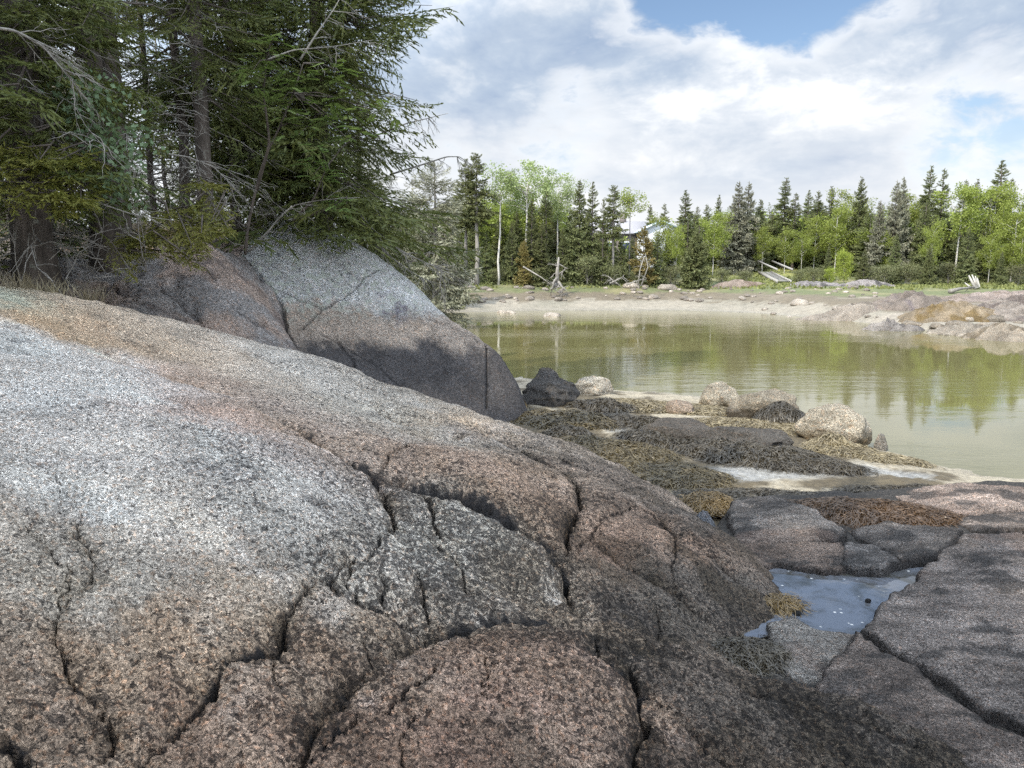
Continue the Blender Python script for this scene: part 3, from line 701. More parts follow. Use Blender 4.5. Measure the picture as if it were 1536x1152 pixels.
# ------------------------------------------------------------------ flat bedrock slabs on the right, parted by fissures
SLABS = [
 ('large flat grey slab along the right edge beside the tide pool', [(1352, 880), (1376, 858), (1402, 836), (1450, 797), (1536, 798), (1700, 800), (1860, 1000), (1820, 1250), (1600, 1130), (1536, 1082), (1440, 1028), (1335, 960), (1296, 940), (1324, 905)], 0.56, 0.055, (.15, .135, .135)),
 ('long dark slab below the wide fissure at bottom right', [(1238, 1018), (1288, 952), (1330, 978), (1420, 1038), (1536, 1108), (1700, 1210), (1500, 1230), (1330, 1090), (1242, 1052)], 0.56, 0.05, (.135, .115, .11)),
 ('small pale slab between the tide pool and the dark weed clump', [(1150, 935), (1185, 925), (1225, 942), (1285, 948), (1232, 1016), (1190, 1015), (1160, 985)], 0.50, 0.04, (.135, .13, .13)),
 ('smooth slab behind the angular block, above the pools', [(1102, 748), (1160, 743), (1215, 762), (1262, 792), (1250, 806), (1180, 812), (1105, 802), (1092, 765)], 0.57, 0.07, (.14, .13, .13)),
 ('wedge of slab between the brown weed mound and the tide pool', [(1276, 786), (1330, 779), (1445, 795), (1400, 828), (1354, 838), (1325, 814)], 0.56, 0.06, (.125, .115, .115)),
 ('thin low shelf at the back rim of the tide pool', [(1085, 818), (1195, 815), (1262, 818), (1264, 848), (1238, 856), (1165, 842), (1125, 852), (1095, 842)], 0.505, 0.035, (.13, .105, .095)),
 ('squarish slab at the pool corner beside the thin shelf', [(1269, 815), (1318, 818), (1348, 843), (1325, 851), (1285, 850), (1268, 845)], 0.53, 0.04, (.125, .12, .125)),
 ('pinkish slab at the right edge nearest the cove', [(1335, 738), (1440, 722), (1536, 728), (1640, 740), (1640, 766), (1536, 764), (1430, 771), (1390, 760)], 0.50, 0.07, (.21, .175, .165)),
 ('narrow knobbly slab under the pinkish slab', [(1432, 774), (1536, 768), (1650, 772), (1650, 796), (1536, 794), (1452, 792)], 0.52, 0.06, (.15, .13, .125)),
]
slab_w = []
for k, (lab, pp, z, rnd, colr) in enumerate(SLABS):
    pw = [on_plane(a, b, z) for a, b in pp]; slab_w.append(pw)
    a = np.array(pw); lo = a.min(0) - 0.12; hi = a.max(0) + 0.12
    st = 0.016 if k < 3 else 0.02
    xs = np.arange(lo[0], hi[0], st); ys = np.arange(lo[1], hi[1], st)
    X, Y = np.meshgrid(xs, ys)
    sd = poly_sd(X + 0.06 * fbm(X * 5, Y * 5, oct=5, seed=201 + k), Y + 0.06 * fbm(X * 5, Y * 5, oct=5, seed=231 + k), pw) + 0.022
    top = z + 0.05 * fbm(X * 1.2, Y * 1.2, oct=3, seed=261 + k) + 0.012 * fbm(X * 6, Y * 6, oct=4, seed=271 + k) + 0.006 * (1 - 2 * np.abs(fbm(X * 5, Y * 14, oct=3, seed=281)))
    top += 0.02 * sstep(0.0, 0.5, sd) + 0.014 * fbm(X * 16, Y * 16, oct=3, seed=295) + 0.02 * fbm(X * 2.5 + Y, Y * 6, oct=3, seed=297)
    rnd = rnd * 0.75 * (1 + 0.5 * vnoise(X * 5, Y * 5, seed=291 + k)); rr = np.clip(1 - sd / (rnd * 2.0), 0, 1)
    Zs = top - rnd * (1 - np.sqrt(np.clip(1 - rr ** 2.0, 0, 1))) + 0.03 * fbm(X * 1.0 + k, Y * 1.0, oct=2, seed=341) - np.where(sd < 0, 0.3 * np.clip(-sd / 0.03, 0, 1), 0)
    C = np.zeros(X.shape + (3,)); C[:] = colr
    n1 = fbm(X * 2.2, Y * 2.2, oct=5, seed=301 + k); n3 = fbm(X * 2.0 + Y * 1.2, Y * 9, oct=4, seed=311)
    C = C * 1.32 * np.array([1.04, 1.0, 0.90]); C *= (1 + 0.55 * n1 + 0.55 * n3 + 0.35 * fbm(X * 9, Y * 22, oct=4, seed=313))[..., None]; C = blend(C, (.045, .043, .042), 0.75 * sstep(0.14, 0.34, fbm(X * 3.1 + k, Y * 4.2, oct=5, seed=315)))
    C = blend(C, (.20, .14, .11), 0.45 * sstep(0.12, 0.4, fbm(X * 1.5, Y * 1.5, oct=4, seed=331 + k)))
    C = blend(C, (.03, .028, .028), 0.85 * sstep(0.05, -0.01, sd))
    V = np.stack([X, Y, Zs], -1).reshape(-1, 3)
    q = grid_faces(len(ys), len(xs), sd > -0.05)
    V2, q2, C2 = compact(V, q, np.clip(C, 0.01, 1).reshape(-1, 3))
    o = obj('rock_slab', mesh_np('rock_slab', V2, [q2], M['slab'], True, C2, {'crack': np.zeros(len(V2))}))
    tag(o, lab, 'rock slab', 'bedrock slabs round the tide pool')

# dark shelly gravel and film in the fissures between the slabs
n = NT('fissure_floor'); v = n.coord('Object')
n.bsdf(n.mix((0.022, 0.02, 0.018), (0.10, 0.085, 0.07), n.ramp(n.noise(v, 40, 5, 0.8), [(0.52, 0), (0.62, 1)])), 0.7, n.bump(n.noise(v, 30, 5, 0.7), 1.0, 0.05), 0.3)
xs = np.arange(1.2, 8.6, 0.05); ys = np.arange(2.6, 9.2, 0.05); X, Y = np.meshgrid(xs, ys)
fl_poly = [on_plane(a, b, 0.42) for a, b in ((930, 960), (1080, 740), (1330, 728), (1480, 716), (1700, 728), (1950, 1000), (1750, 1300), (1400, 1300), (1000, 1050))]
sd = poly_sd(X, Y, fl_poly)
Zs = 0.468 + 0.045 * fbm(X * 3, Y * 3, oct=4, seed=401) - 0.4 * sstep(0.3, -0.1, sd)
poolp = [on_plane(a, b, 0.46) for a, b in ((1125, 850), (1165, 838), (1262, 855), (1372, 850), (1345, 880), (1325, 900), (1305, 950), (1285, 962), (1200, 950), (1150, 970), (1100, 955), (1120, 915), (1150, 905))]
Zs -= 0.13 * sstep(-0.12, 0.1, poly_sd(X, Y, poolp)) 
pool2 = [on_plane(a, b, 0.455) for a, b in ((1195, 806), (1258, 806), (1270, 818), (1195, 820))]
Zs -= 0.09 * sstep(-0.06, 0.05, poly_sd(X, Y, pool2))
obj('fissure_floor', mesh_np('fissure_floor', np.stack([X, Y, Zs], -1).reshape(-1, 3), [grid_faces(len(ys), len(xs), sd > -0.2)], n.m), kind='structure')

# ---- tide pools
n = NT('tide_pool_water'); v = n.coord('Object')
bub = n.ramp(n.voro(v, 15, 'F1', 'Distance'), [(0.12, 1.0), (0.2, 0.0)])
sel = n.ramp(n.noise(v, 7, 3, 0.6), [(0.54, 0.0), (0.60, 1.0)])
edge = n.noise(v, 10, 4, 0.6)
fo = n.math('MULTIPLY', bub, sel)
bot_sky = n.mix((0.10, 0.108, 0.125), (0.045, 0.043, 0.036), n.ramp(n.noise(v, 3.2, 5, 0.65, 0.4), [(0.46, 0.0), (0.62, 1.0)]))  # pale blue tone carries painted sky reflection; dark patches are the pool bottom
c = n.mix(bot_sky, (0.5, 0.5, 0.48), fo)
n.bsdf(c, n.math('ADD', 0.03, n.math('MULTIPLY', fo, 0.4)), n.bump(n.noise(v, 5, 3, 0.5), 0.05, 0.02), 0.5, IOR=1.6)
M['pool'] = n.m
def pool(pp, z, name='tide_pool'):
    pw = [on_plane(a, b, z) for a, b in pp]; c = np.mean(pw, 0)
    V = [(c[0], c[1], z)] + [(p[0], p[1], z) for p in pw]; m = len(pw)
    o = obj(name, mesh_np(name, V, [[[0, 1 + i, 1 + (i + 1) % m] for i in range(m)]], M['pool'], False), kind='structure')
pool([(1105, 845), (1165, 832), (1262, 850), (1385, 842), (1400, 852), (1345, 895), (1330, 930), (1310, 965), (1215, 965), (1180, 945), (1130, 960), (1060, 975), (1050, 950), (1110, 915), (1130, 895)], 0.462)
pool([(1185, 802), (1262, 802), (1275, 820), (1185, 822)], 0.452)

# ------------------------------------------------------------------ boulders
def ico(sub):
    import bmesh
    bm = bmesh.new(); bmesh.ops.create_icosphere(bm, subdivisions=sub, radius=1.0)
    V = np.array([v.co[:] for v in bm.verts]); Fc = np.array([[v.index for v in f.verts] for f in bm.faces]); bm.free(); return V, Fc
ICO5, ICO3, ICO2, ICO1 = ico(5), ico(4), ico(3), ico(2)
def rock_mesh(seed, size, sub=5, cuts=7, colr=(.3, .27, .23), low=None, rough=0.10, lowz=0.0, strata=0.0, mat=None):
    V, Fc = {5: ICO5, 4: ICO3, 3: ICO2, 2: ICO1}[sub]; V = V.copy(); r = np.random.default_rng(seed)
    for k in range(cuts):
        d = r.normal(size=3); d[2] = abs(d[2]) * 0.7; d /= np.linalg.norm(d); lim = r.uniform(0.66, 0.9)
        h = V @ d; V -= np.where(h > lim, (h - lim) * 0.92, 0)[:, None] * d
    nz = fbm(V[:, 0] * 1.6 + seed, V[:, 1] * 1.6, V[:, 2] * 1.6, oct=5, seed=seed)
    V *= (1 + rough * 1.6 * nz + 0.05 * (1 - 2 * np.abs(fbm(V[:, 0] * 3 + seed, V[:, 1] * 3, V[:, 2] * 3, oct=4, seed=seed + 1))))[:, None]
    if strata: V *= (1 + strata * vnoise(V[:, 0] * 1.2 + seed, V[:, 1] * 1.2, V[:, 2] * 9 + V[:, 1] * 3, seed + 3))[:, None]
    P = V * np.array(size)
    C = np.zeros((len(P), 3)); C[:] = colr
    a = fbm(P[:, 0] * 2.2 + seed, P[:, 1] * 2.2, P[:, 2] * 2.2, oct=4, seed=seed + 7)
    C *= (1 + 0.5 * a)[:, None]
    if low is not None: C = blend(C, low, sstep(lowz + 0.12, lowz - 0.1, P[:, 2] + 0.12 * a))
    return mesh_np('boulder', P, [Fc], mat or M['boulder'], True, np.clip(C, .01, 1), {'crack': np.zeros(len(P))})
def boulder(name, label, x0, x1, ytop, ybase, d, seed, depth=0.8, group=None, cat='boulder', sink=0.3, rz=0.0, z=None, **kw):
    kw.setdefault('rough', 0.16); kw.setdefault('cuts', 9)
    """x0..x1, ytop, ybase are where it shows in the photograph; d is how far off it stands"""
    w = (x1 - x0) / F * d / 2; cx = ((x0 + x1) / 2 - 768) / F * d
    zb = gz(cx, d) if z is None else z
    zt = at((x0 + x1) / 2, ytop, d)[2]
    hh = max(zt - zb, 0.05) / (2 - 2 * sink + 1e-6) * 1.0
    hh = 0.9 * (zt - zb) / (1 + (1 - 2 * sink))
    o = obj(name, rock_mesh(seed, (w * 1.08, w * depth, hh * 1.1), **kw), None, (cx, d, zt - hh)); o.rotation_euler = (0, 0, rz)
    tag(o, label, cat, group); return o

dk = (.05, .05, .055)
boulder('boulder', 'angular dark boulder at the foot of the domed outcrop', 782, 866, 556, 600, 15.6, 11, colr=(.085, .08, .075), rough=0.22, cuts=18, strata=0.08)
boulder('boulder', 'low pale flat rock at the water edge behind the dark boulder', 858, 918, 567, 584, 17.3, 12, colr=(.42, .38, .31), depth=0.7)
boulder('boulder', 'pale rounded boulder standing farthest out at the water edge', 1054, 1116, 574, 600, 15.9, 33, colr=(.36, .32, .25), low=(.2, .17, .12), lowz=-0.1)
boulder('boulder', 'broad boulder capped with dark weed at the water edge', 1104, 1208, 585, 624, 14.3, 14, colr=(.26, .225, .17), low=(.09, .075, .055), lowz=0.05)
boulder('boulder', 'large pale boulder hung with weed, nearest the open water', 1214, 1320, 612, 674, 12.3, 25, colr=(.38, .335, .26), low=(.17, .135, .085), lowz=0.0, cuts=5)
boulder('boulder', 'small reddish rock among the weed at the mud edge', 1000, 1045, 601, 618, 14.6, 16, colr=(.38, .30, .23), sub=4)
boulder('boulder', 'tilted grey rock bedded in weed left of the wet mud strip', 965, 1090, 630, 668, 12.0, 17, colr=(.10, .088, .075), sub=5, depth=0.7)
boulder('boulder', 'long dark rock bedded in weed right of the wet mud strip', 1070, 1200, 640, 690, 11.5, 18, colr=(.10, .09, .078), sub=5, depth=0.6, rz=-0.4)
boulder('boulder', 'round pebble alone in the shallows off the near shore', 1325, 1345, 653, 660, 12.2, 20, colr=(.22, .2, .17), sub=3, z=0.0)
boulder('angular_block', 'small blue-grey angular block lodged beside the dark ledge', 1042, 1094, 770, 806, 6.75, 21, colr=(.20, .21, .23), cuts=16, rough=0.04, depth=0.7, cat='stone block', z=0.42, sink=0.35)
for k, (px, py, s, lab) in enumerate([(1325, 861, 7, 'small black pebble in the pool corner by the slab'), (1302, 902, 5, 'black pebble on the right rim of the tide pool'), (1322, 931, 6, 'black pebble at the lower right pool rim'), (1196, 921, 6, 'dark pebble at the lower rim of the tide pool by the yellow weed'), (1137, 893, 5, 'white shell-like pebble at the left pool tip')]):
    p = on_plane(px, py, 0.47); r_ = s / F * p[1]
    o = obj('pebble', rock_mesh(40 + k, (r_, r_ * 0.8, r_ * 0.7), sub=3, colr=(.03, .03, .03) if k < 4 else (.5, .48, .45)), None, (p[0], p[1], 0.475)); tag(o, lab, 'pebble', 'pebbles round the tide pool')

# ------------------------------------------------------------------ rockweed
def ribbons(P0, head, sf, nseg=6, seg=0.05, w=0.006, curl=0.5, lift=0.02, seed=0, down=0.6, jit=0.0):
    """strands that start at P0 (n,2) and crawl downhill over the surface sf(x,y)"""
    r = np.random.default_rng(seed); n = len(P0)
    p = P0.copy(); h = head + r.normal(0, 0.5, n); ww = w * r.uniform(0.6, 1.5, n); ss = seg * r.uniform(0.6, 1.4, n); lf = lift * r.uniform(0.1, 1.3, n)
    tw = r.normal(0, 0.25, n); rows = []
    for k in range(nseg + 1):
        z = sf(p[:, 0], p[:, 1]) + lf * (0.4 + 0.6 * math.sin(math.pi * min(k / nseg + 0.12, 1.0))) + r.normal(0, 0.3, n) * jit
        nx, ny = -np.sin(h), np.cos(h); wk = ww * (1.0 if k < nseg else 0.35) * (0.6 + 0.4 * (k % 2))
        tl_ = r.normal(0, 0.6, n) * wk
        rows.append(np.stack([p[:, 0] - nx * wk, p[:, 1] - ny * wk, z - tl_], 1)); rows.append(np.stack([p[:, 0] + nx * wk, p[:, 1] + ny * wk, z + tl_], 1))
        e = 0.03
        gx = (sf(p[:, 0] + e, p[:, 1]) - sf(p[:, 0] - e, p[:, 1])) / (2 * e); gy = (sf(p[:, 0], p[:, 1] + e) - sf(p[:, 0], p[:, 1] - e)) / (2 * e)
        g = np.hypot(gx, gy); dh = np.arctan2(-gy, -gx)
        dd_ = (dh - h + np.pi) % (2 * np.pi) - np.pi
        h = h + dd_ * np.clip(g * down * 2, 0, 0.5) + r.normal(0, curl, n) * 0.5 + tw
        p = p + ss[:, None] * np.stack([np.cos(h), np.sin(h)], 1)
    A = np.stack(rows, 1)                                  # n, 2*(nseg+1), 3
    V = A.reshape(-1, 3); m = 2 * (nseg + 1)
    q = np.array([[2 * k, 2 * k + 1, 2 * k + 3, 2 * k + 2] for k in range(nseg)])
    Q = (q[None] + (np.arange(n) * m)[:, None, None]).reshape(-1, 4)
    return V, Q

mn = {}
for nm, cc in (('olive', (0.05, 0.038, 0.014)), ('brown', (0.035, 0.019, 0.008)), ('dark', (0.02, 0.019, 0.018)), ('gold', (0.12, 0.075, 0.015)), ('tan', (0.13, 0.105, 0.06))):
    n = NT(nm + '_rockweed_bed'); v = n.coord('Object'); f = n.noise(v, 28, 6, 0.75, 1.0)
    n.bsdf(n.mix(cc, tuple(min(1, k * 3) for k in cc), n.ramp(f, [(0.42, 0), (0.66, 1)])), 0.7, n.bump(f, 1.0, 0.05), 0.35); mn[nm] = n.m

def weed(label, px, py, z, rx, ry, hgt, colr, nst, seed, rz=0.0, seg=0.05, w=0.006, base=None, curl=0.5, lumpy=0.5):
    cx, cy = on_plane(px, py, z)
    bs = base or (lambda x, y: ground_z(x, y, False))
    ca, sa = math.cos(rz), math.sin(rz)
    def sf(x, y):
        u = ((x - cx) * ca + (y - cy) * sa) / rx; v = (-(x - cx) * sa + (y - cy) * ca) / ry
        rr = u * u + v * v
        lump = 1 + lumpy * 2.2 * fbm(x * 2.6, y * 2.6, oct=3, seed=seed + 5)
        return bs(x, y) + hgt * lump * 0.42 * np.where(rr < 1, np.clip(1 - rr, 0, 1) ** 0.75, np.clip(1 - rr, -0.3, 0))
    # bed
    na = 56; nr = 22
    a = np.arange(na) / na * 2 * math.pi; rr = np.linspace(0.0, 1.02, nr)
    A, Rr = np.meshgrid(a, rr); wob = 1 + 0.16 * fbm(np.cos(A) * 1.7 + seed, np.sin(A) * 1.7, oct=3, seed=seed)
    U = Rr * np.cos(A) * wob * rx; W = Rr * np.sin(A) * wob * ry
    X = cx + U * ca - W * sa; Y = cy + U * sa + W * ca
    Z = sf(X, Y) + 0.015 * fbm(X * 14, Y * 14, oct=3, seed=seed) - np.where(Rr > 0.93, 0.06, 0)
    V = np.stack([X, Y, Z], -1).reshape(-1, 3)
    i = np.arange(nr - 1)[:, None] * na; j = np.arange(na)[None]; k = (np.arange(na) + 1)[None] % na
    Q = np.stack([i + j, i + k, i + na + k, i + na + j], -1).reshape(-1, 4)
    e = empty('rockweed_clump', (cx, cy, float(sf(np.array([cx]), np.array([cy]))[0])))
    off = np.array(e.location)
    obj('weed_bed', mesh_np('weed_bed', V - off, [Q], mn[colr]), e)
    r = np.random.default_rng(seed); nst = int(nst * 1.7)
    t = np.sqrt(r.uniform(0, 1, nst)) * 0.97; th = r.uniform(0, 2 * math.pi, nst)
    u = t * np.cos(th) * rx; w_ = t * np.sin(th) * ry
    P0 = np.stack([cx + u * ca - w_ * sa, cy + u * sa + w_ * ca], 1)
    head = rng.uniform(0, 6.28, len(P0))
    V, Q = ribbons(P0, head, sf, 7, seg * 0.8, w * 0.6, curl * 2.2, 0.05, seed, 0.12)
    obj('weed_strands', mesh_np('weed_strands', V - off, [Q], M['weed_' + colr], True), e)
    return tag(e, label, 'seaweed', 'rockweed on the rocks and mud')

fl = lambda x, y: 0.45 + 0 * x
weed('thick brown rockweed mound between the flat slabs and the mud', 1300, 764, 0.52, 0.92, 0.42, 0.20, 'brown', 4200, 1, rz=-0.15, base=lambda x, y: 0.44 + 0 * x, seg=0.045, w=0.005)
weed('brown weed tail running down from the thick brown mound', 1375, 775, 0.5, 0.45, 0.18, 0.10, 'brown', 1100, 2, rz=-0.2, base=fl, seg=0.04, w=0.005)
weed('orange-brown rockweed tuft behind the angular block', 1065, 748, 0.45, 0.26, 0.28, 0.14, 'gold', 900, 3, base=lambda x, y: 0.38 + 0 * x, seg=0.035, w=0.004)
weed('golden yellow rockweed tuft hanging into the tide pool', 1158, 905, 0.48, 0.20, 0.11, 0.055, 'gold', 700, 4, base=fl, seg=0.028, w=0.0035, rz=0.2, curl=0.25)
weed('black matted weed clump in the hollow below the dark ledge', 1118, 978, 0.50, 0.30, 0.19, 0.11, 'dark', 1900, 5, base=fl, seg=0.032, w=0.004, curl=0.8)
weed('wet olive weed in the narrow gully left of the tide pool', 1075, 925, 0.47, 0.36, 0.13, 0.035, 'olive', 700, 6, base=fl, seg=0.03, w=0.004, rz=0.75)
weed('broad olive rockweed mat below the domed outcrop', 745, 612, 0.42, 1.15, 0.9, 0.26, 'olive', 2600, 7, w=0.008, seg=0.06)
weed('golden rockweed fringe hanging on the outcrop foot', 776, 588, 0.62, 0.22, 0.5, 0.42, 'gold', 900, 8, w=0.007, seg=0.06)
weed('olive rockweed mat right of the outcrop foot', 845, 620, 0.4, 0.95, 0.8, 0.24, 'olive', 2200, 9, w=0.008, seg=0.06)
weed('large olive rockweed mat along the far side of the ledge', 905, 668, 0.42, 1.1, 0.75, 0.28, 'olive', 3000, 10, rz=-0.5, w=0.007, seg=0.055)
weed('olive rockweed mat before the wet mud strip', 985, 700, 0.42, 0.95, 0.6, 0.22, 'olive', 2800, 11, rz=-0.4, w=0.006, seg=0.055)
weed('dark weed heap left of the upper wet mud', 850, 640, 0.45, 0.42, 0.35, 0.24, 'dark', 900, 12, w=0.007)
weed('dark weed ridge along the far side of the wet mud', 960, 622, 0.40, 1.25, 0.36, 0.24, 'dark', 2000, 13, rz=-0.62, w=0.007, seg=0.06)
weed('dark weed draped over the tilted grey rock', 1010, 645, 0.42, 0.85, 0.6, 0.30, 'dark', 3000, 14, rz=-0.3, w=0.007)
weed('dark weed draped over the long dark rock', 1130, 670, 0.40, 1.1, 0.6, 0.27, 'dark', 3600, 15, rz=-0.42, w=0.007)
weed('dark weed spit on the mud beside the long dark rock', 1210, 697, 0.3, 0.8, 0.3, 0.14, 'dark', 1300, 16, rz=-0.3, w=0.006)
weed('dark weed band between the brown mound and the mud', 1180, 738, 0.42, 1.3, 0.32, 0.13, 'dark', 2200, 17, rz=-0.12, w=0.005)
weed('dark weed band along the back of the pinkish slab', 1400, 724, 0.42, 1.2, 0.22, 0.10, 'dark', 1500, 18, rz=0.02, w=0.005)
weed('sun-bleached weed carpet on the open mud', 990, 607, 0.22, 1.7, 0.7, 0.12, 'tan', 2200, 19, rz=-0.35, w=0.008, seg=0.06)
weed('sun-bleached weed by the water below the broad boulder', 1150, 640, 0.2, 1.3, 0.5, 0.12, 'tan', 1800, 20, rz=-0.35, w=0.007, seg=0.06)
weed('dark weed cap on the broad boulder', 1178, 606, 0.5, 0.6, 0.46, 0.74, 'dark', 2000, 21, w=0.007, lumpy=0.1)
weed('sun-bleached weed hanging on the large pale boulder', 1262, 656, 0.4, 0.55, 0.42, 0.32, 'tan', 1000, 22, w=0.007)
weed('golden weed at the water edge below the large pale boulder', 1300, 690, 0.12, 0.9, 0.4, 0.10, 'tan', 1200, 23, rz=-0.3, w=0.006)
weed('thin weed strip on the bottom right slab fissure', 1180, 1040, 0.5, 0.5, 0.10, 0.05, 'brown', 600, 24, rz=-0.35, base=fl, seg=0.03, w=0.003)
weed('dark weed lump at the back of the mat by the dark boulder', 905, 598, 0.36, 0.8, 0.4, 0.22, 'dark', 1100, 25, rz=-0.4, w=0.008)

# ------------------------------------------------------------------ foliage
def blades(n_pts, base, tip, width, r):
    """n quads: base -> tip with a belly of the given width, rolled at random"""
    d = tip - base; L = np.linalg.norm(d, axis=1)[:, None] + 1e-9; t = d / L
    a = r.normal(size=base.shape); s = np.cross(t, a); s /= np.linalg.norm(s, axis=1)[:, None] + 1e-9
    m = base + d * 0.45; w = np.asarray(width).reshape(-1, 1) * 0.5
    V = np.stack([base, m + s * w, tip, m - s * w], 1)
    return V.reshape(-1, 3), np.arange(len(base) * 4).reshape(-1, 4)

def spruce_branch(seed, ntw, nsub, bw, subl, droop=0.12, bare=0.12, hang=0.06):
    """one unit-long flat spray along +x"""
    r = np.random.default_rng(seed); B = []; T = []; Wd = []
    def axis(t): return np.array([t, 0, -droop * math.sin(t * 2.4) + droop * 0.7 * t * t])
    def fuzz(p0, p1, n, ln):
        for k in range(n):
            t = (k + r.uniform(0, 0.8)) / n; p = p0 + (p1 - p0) * t; d = p1 - p0; d = d / (np.linalg.norm(d) + 1e-9)
            s = np.cross(d, [0, 0, 1]); s /= np.linalg.norm(s) + 1e-9
            sg = 1 if k % 2 else -1
            e = p + (d * r.uniform(0.5, 0.9) + s * sg * r.uniform(0.3, 0.8) + np.array([0, 0, r.normal(0, 0.25) - hang * 2])) * ln * r.uniform(0.7, 1.25)
            B.append(p); T.append(e); Wd.append(bw * r.uniform(0.7, 1.3))
        B.append(p0 + (p1 - p0) * 0.4); T.append(p1 + (p1 - p0) * 0.12); Wd.append(bw)
    for k in range(ntw):
        t = bare + (1 - bare) * (k + r.uniform(0, 0.6)) / ntw; p0 = axis(t)
        ln = (0.40 * (1 - t) ** 0.8 + 0.09) * r.uniform(0.65, 1.15)
        for sg in (-1, 1):
            if r.random() < 0.12: continue
            an = R(r.uniform(38, 62)) * sg
            p1 = p0 + ln * np.array([math.cos(an), math.sin(an), r.normal(-0.10, 0.13) - hang])
            fuzz(p0, p1, max(2, int(nsub * ln / 0.3)), subl)
    fuzz(axis(0.55), axis(0.98), nsub * 2, subl)
    return blades(0, np.array(B), np.array(T), np.array(Wd), r)

def place(tpl, Ms, ps):
    V, Q = tpl; n = len(ps)
    W_ = np.einsum('nij,kj->nki', Ms, V) + ps[:, None, :]
    return W_.reshape(-1, 3), (Q[None] + (np.arange(n) * len(V))[:, None, None]).reshape(-1, Q.shape[1])

NEAR_B = [spruce_branch(s, 18, 13, 0.013, 0.052) for s in (1, 2, 3)]
LOW_B = [spruce_branch(s, 13, 9, 0.020, 0.075) for s in (4, 5, 6)]
FAR_B = [spruce_branch(s, 7, 5, 0.08, 0.18, droop=0.16) for s in (11, 12, 13)]
MID_B = [spruce_branch(s, 12, 8, 0.03, 0.085, droop=0.2, hang=0.12) for s in (17, 18, 19)]
FLUFF_B = [spruce_branch(s, 8, 6, 0.075, 0.16, droop=0.22, hang=0.12) for s in (14, 15, 16)]

def branch_mats(az, pitch, L, roll):
    ca, sa = np.cos(az), np.sin(az); cp, sp_ = np.cos(pitch), np.sin(pitch)
    x = np.stack([ca * cp, sa * cp, sp_], -1); y = np.stack([-sa, ca, np.zeros_like(sa)], -1); z = np.cross(x, y)
    cr, sr = np.cos(roll)[:, None], np.sin(roll)[:, None]
    y2 = y * cr + z * sr; z2 = np.cross(x, y2)
    return np.stack([x, y2, z2], -1) * L[:, None, None]

def spruce_data(seed, Ht, rad, cb, tpl, step, per, taper=0.8, top_pitch=35, low_pitch=-22, gap=0.0, lean=0.0, one_side=None, bulge=0.0):
    """crown, trunk and dead branches of a spruce standing at the origin"""
    r = np.random.default_rng(seed)
    z = cb; P = []; AZ = []; PI_ = []; LL = []
    while z < Ht - 0.12:
        f = (z - cb) / (Ht - cb)
        L = rad * (1 - f) ** taper * (1 + bulge * math.sin(f * math.pi)) + 0.10 + 0.03 * rad
        if r.random() > gap:
            for k in range(per):
                a = r.uniform(0, 2 * math.pi)
                l = L * r.uniform(0.55, 1.15)
                if one_side is not None: l *= 0.6 + 0.6 * max(0, math.cos(a - one_side))
                P.append((lean * z, 0, z + r.uniform(-step, step) * 0.5)); AZ.append(a); PI_.append(R(low_pitch + (top_pitch - low_pitch) * f ** 1.3 + r.normal(0, 7))); LL.append(l)
        z += step * (1 - 0.45 * f)
    P = np.array(P); AZ = np.array(AZ); PI_ = np.array(PI_); LL = np.array(LL)
    Ms = branch_mats(AZ, PI_, LL, r.normal(0, 0.5, len(AZ)))
    ch = r.integers(0, len(tpl), len(P)); Vs = []; Qs = []; n0 = 0
    for k in range(len(tpl)):
        m = ch == k
        if not m.any(): continue
        V, Q = place(tpl[k], Ms[m], P[m]); Vs.append(V); Qs.append(Q + n0); n0 += len(V)
    # leader
    V, Q = blades(0, np.array([[lean * Ht, 0, Ht - 0.5]] * 3), np.array([[lean * Ht, 0, Ht + 0.12]] * 3), [0.10] * 3, r); Vs.append(V); Qs.append(Q + n0)
    return np.concatenate(Vs), np.concatenate(Qs), P, Ms

def tree_trunk(mb, Ht, r0, lean=0.0, sides=8, seed=0, wob=0.03):
    r = np.random.default_rng(seed); k = 10; zs = np.linspace(-0.3, Ht, k)
    pts = np.stack([lean * zs + r.normal(0, wob, k), r.normal(0, wob, k), zs], 1); pts[0, :2] = 0
    f = np.clip(zs / Ht, 0, 1); rad = r0 * (1 - f) ** 0.8 + 0.012; rad[0] = r0 * 1.5; rad[1] = max(rad[1], r0 * 1.0)
    mb.tube(pts, rad, sides)

def dead_twigs(mb, p0, az, pitch, L, seed, r0=0.012, depth=1, sag=0.15, fan=7):
    """a bare branch with side twigs"""
    r = np.random.default_rng(seed); k = 6
    d = np.array([math.cos(az) * math.cos(pitch), math.sin(az) * math.cos(pitch), math.sin(pitch)])
    ts = np.linspace(0, 1, k); pts = np.array(p0)[None] + ts[:, None] * L * d; pts[:, 2] -= sag * L * ts ** 2
    pts[1:] += r.normal(0, 0.025 * L, (k - 1, 3)); mb.tube(pts, r0 * (1 - 0.8 * ts), 4, False)
    if depth > 0:
        for j in range(fan):
            t = r.uniform(0.2, 1.0); i = min(int(t * (k - 1)), k - 2); q = pts[i] + (pts[i + 1] - pts[i]) * (t * (k - 1) - i)
            dead_twigs(mb, q, az + r.choice([-1, 1]) * r.uniform(0.4, 1.1), pitch + r.normal(-0.15, 0.3), L * r.uniform(0.18, 0.42) * (1.1 - t * 0.5), int(r.integers(1e9)), r0 * 0.55, depth - 1, sag, 4)

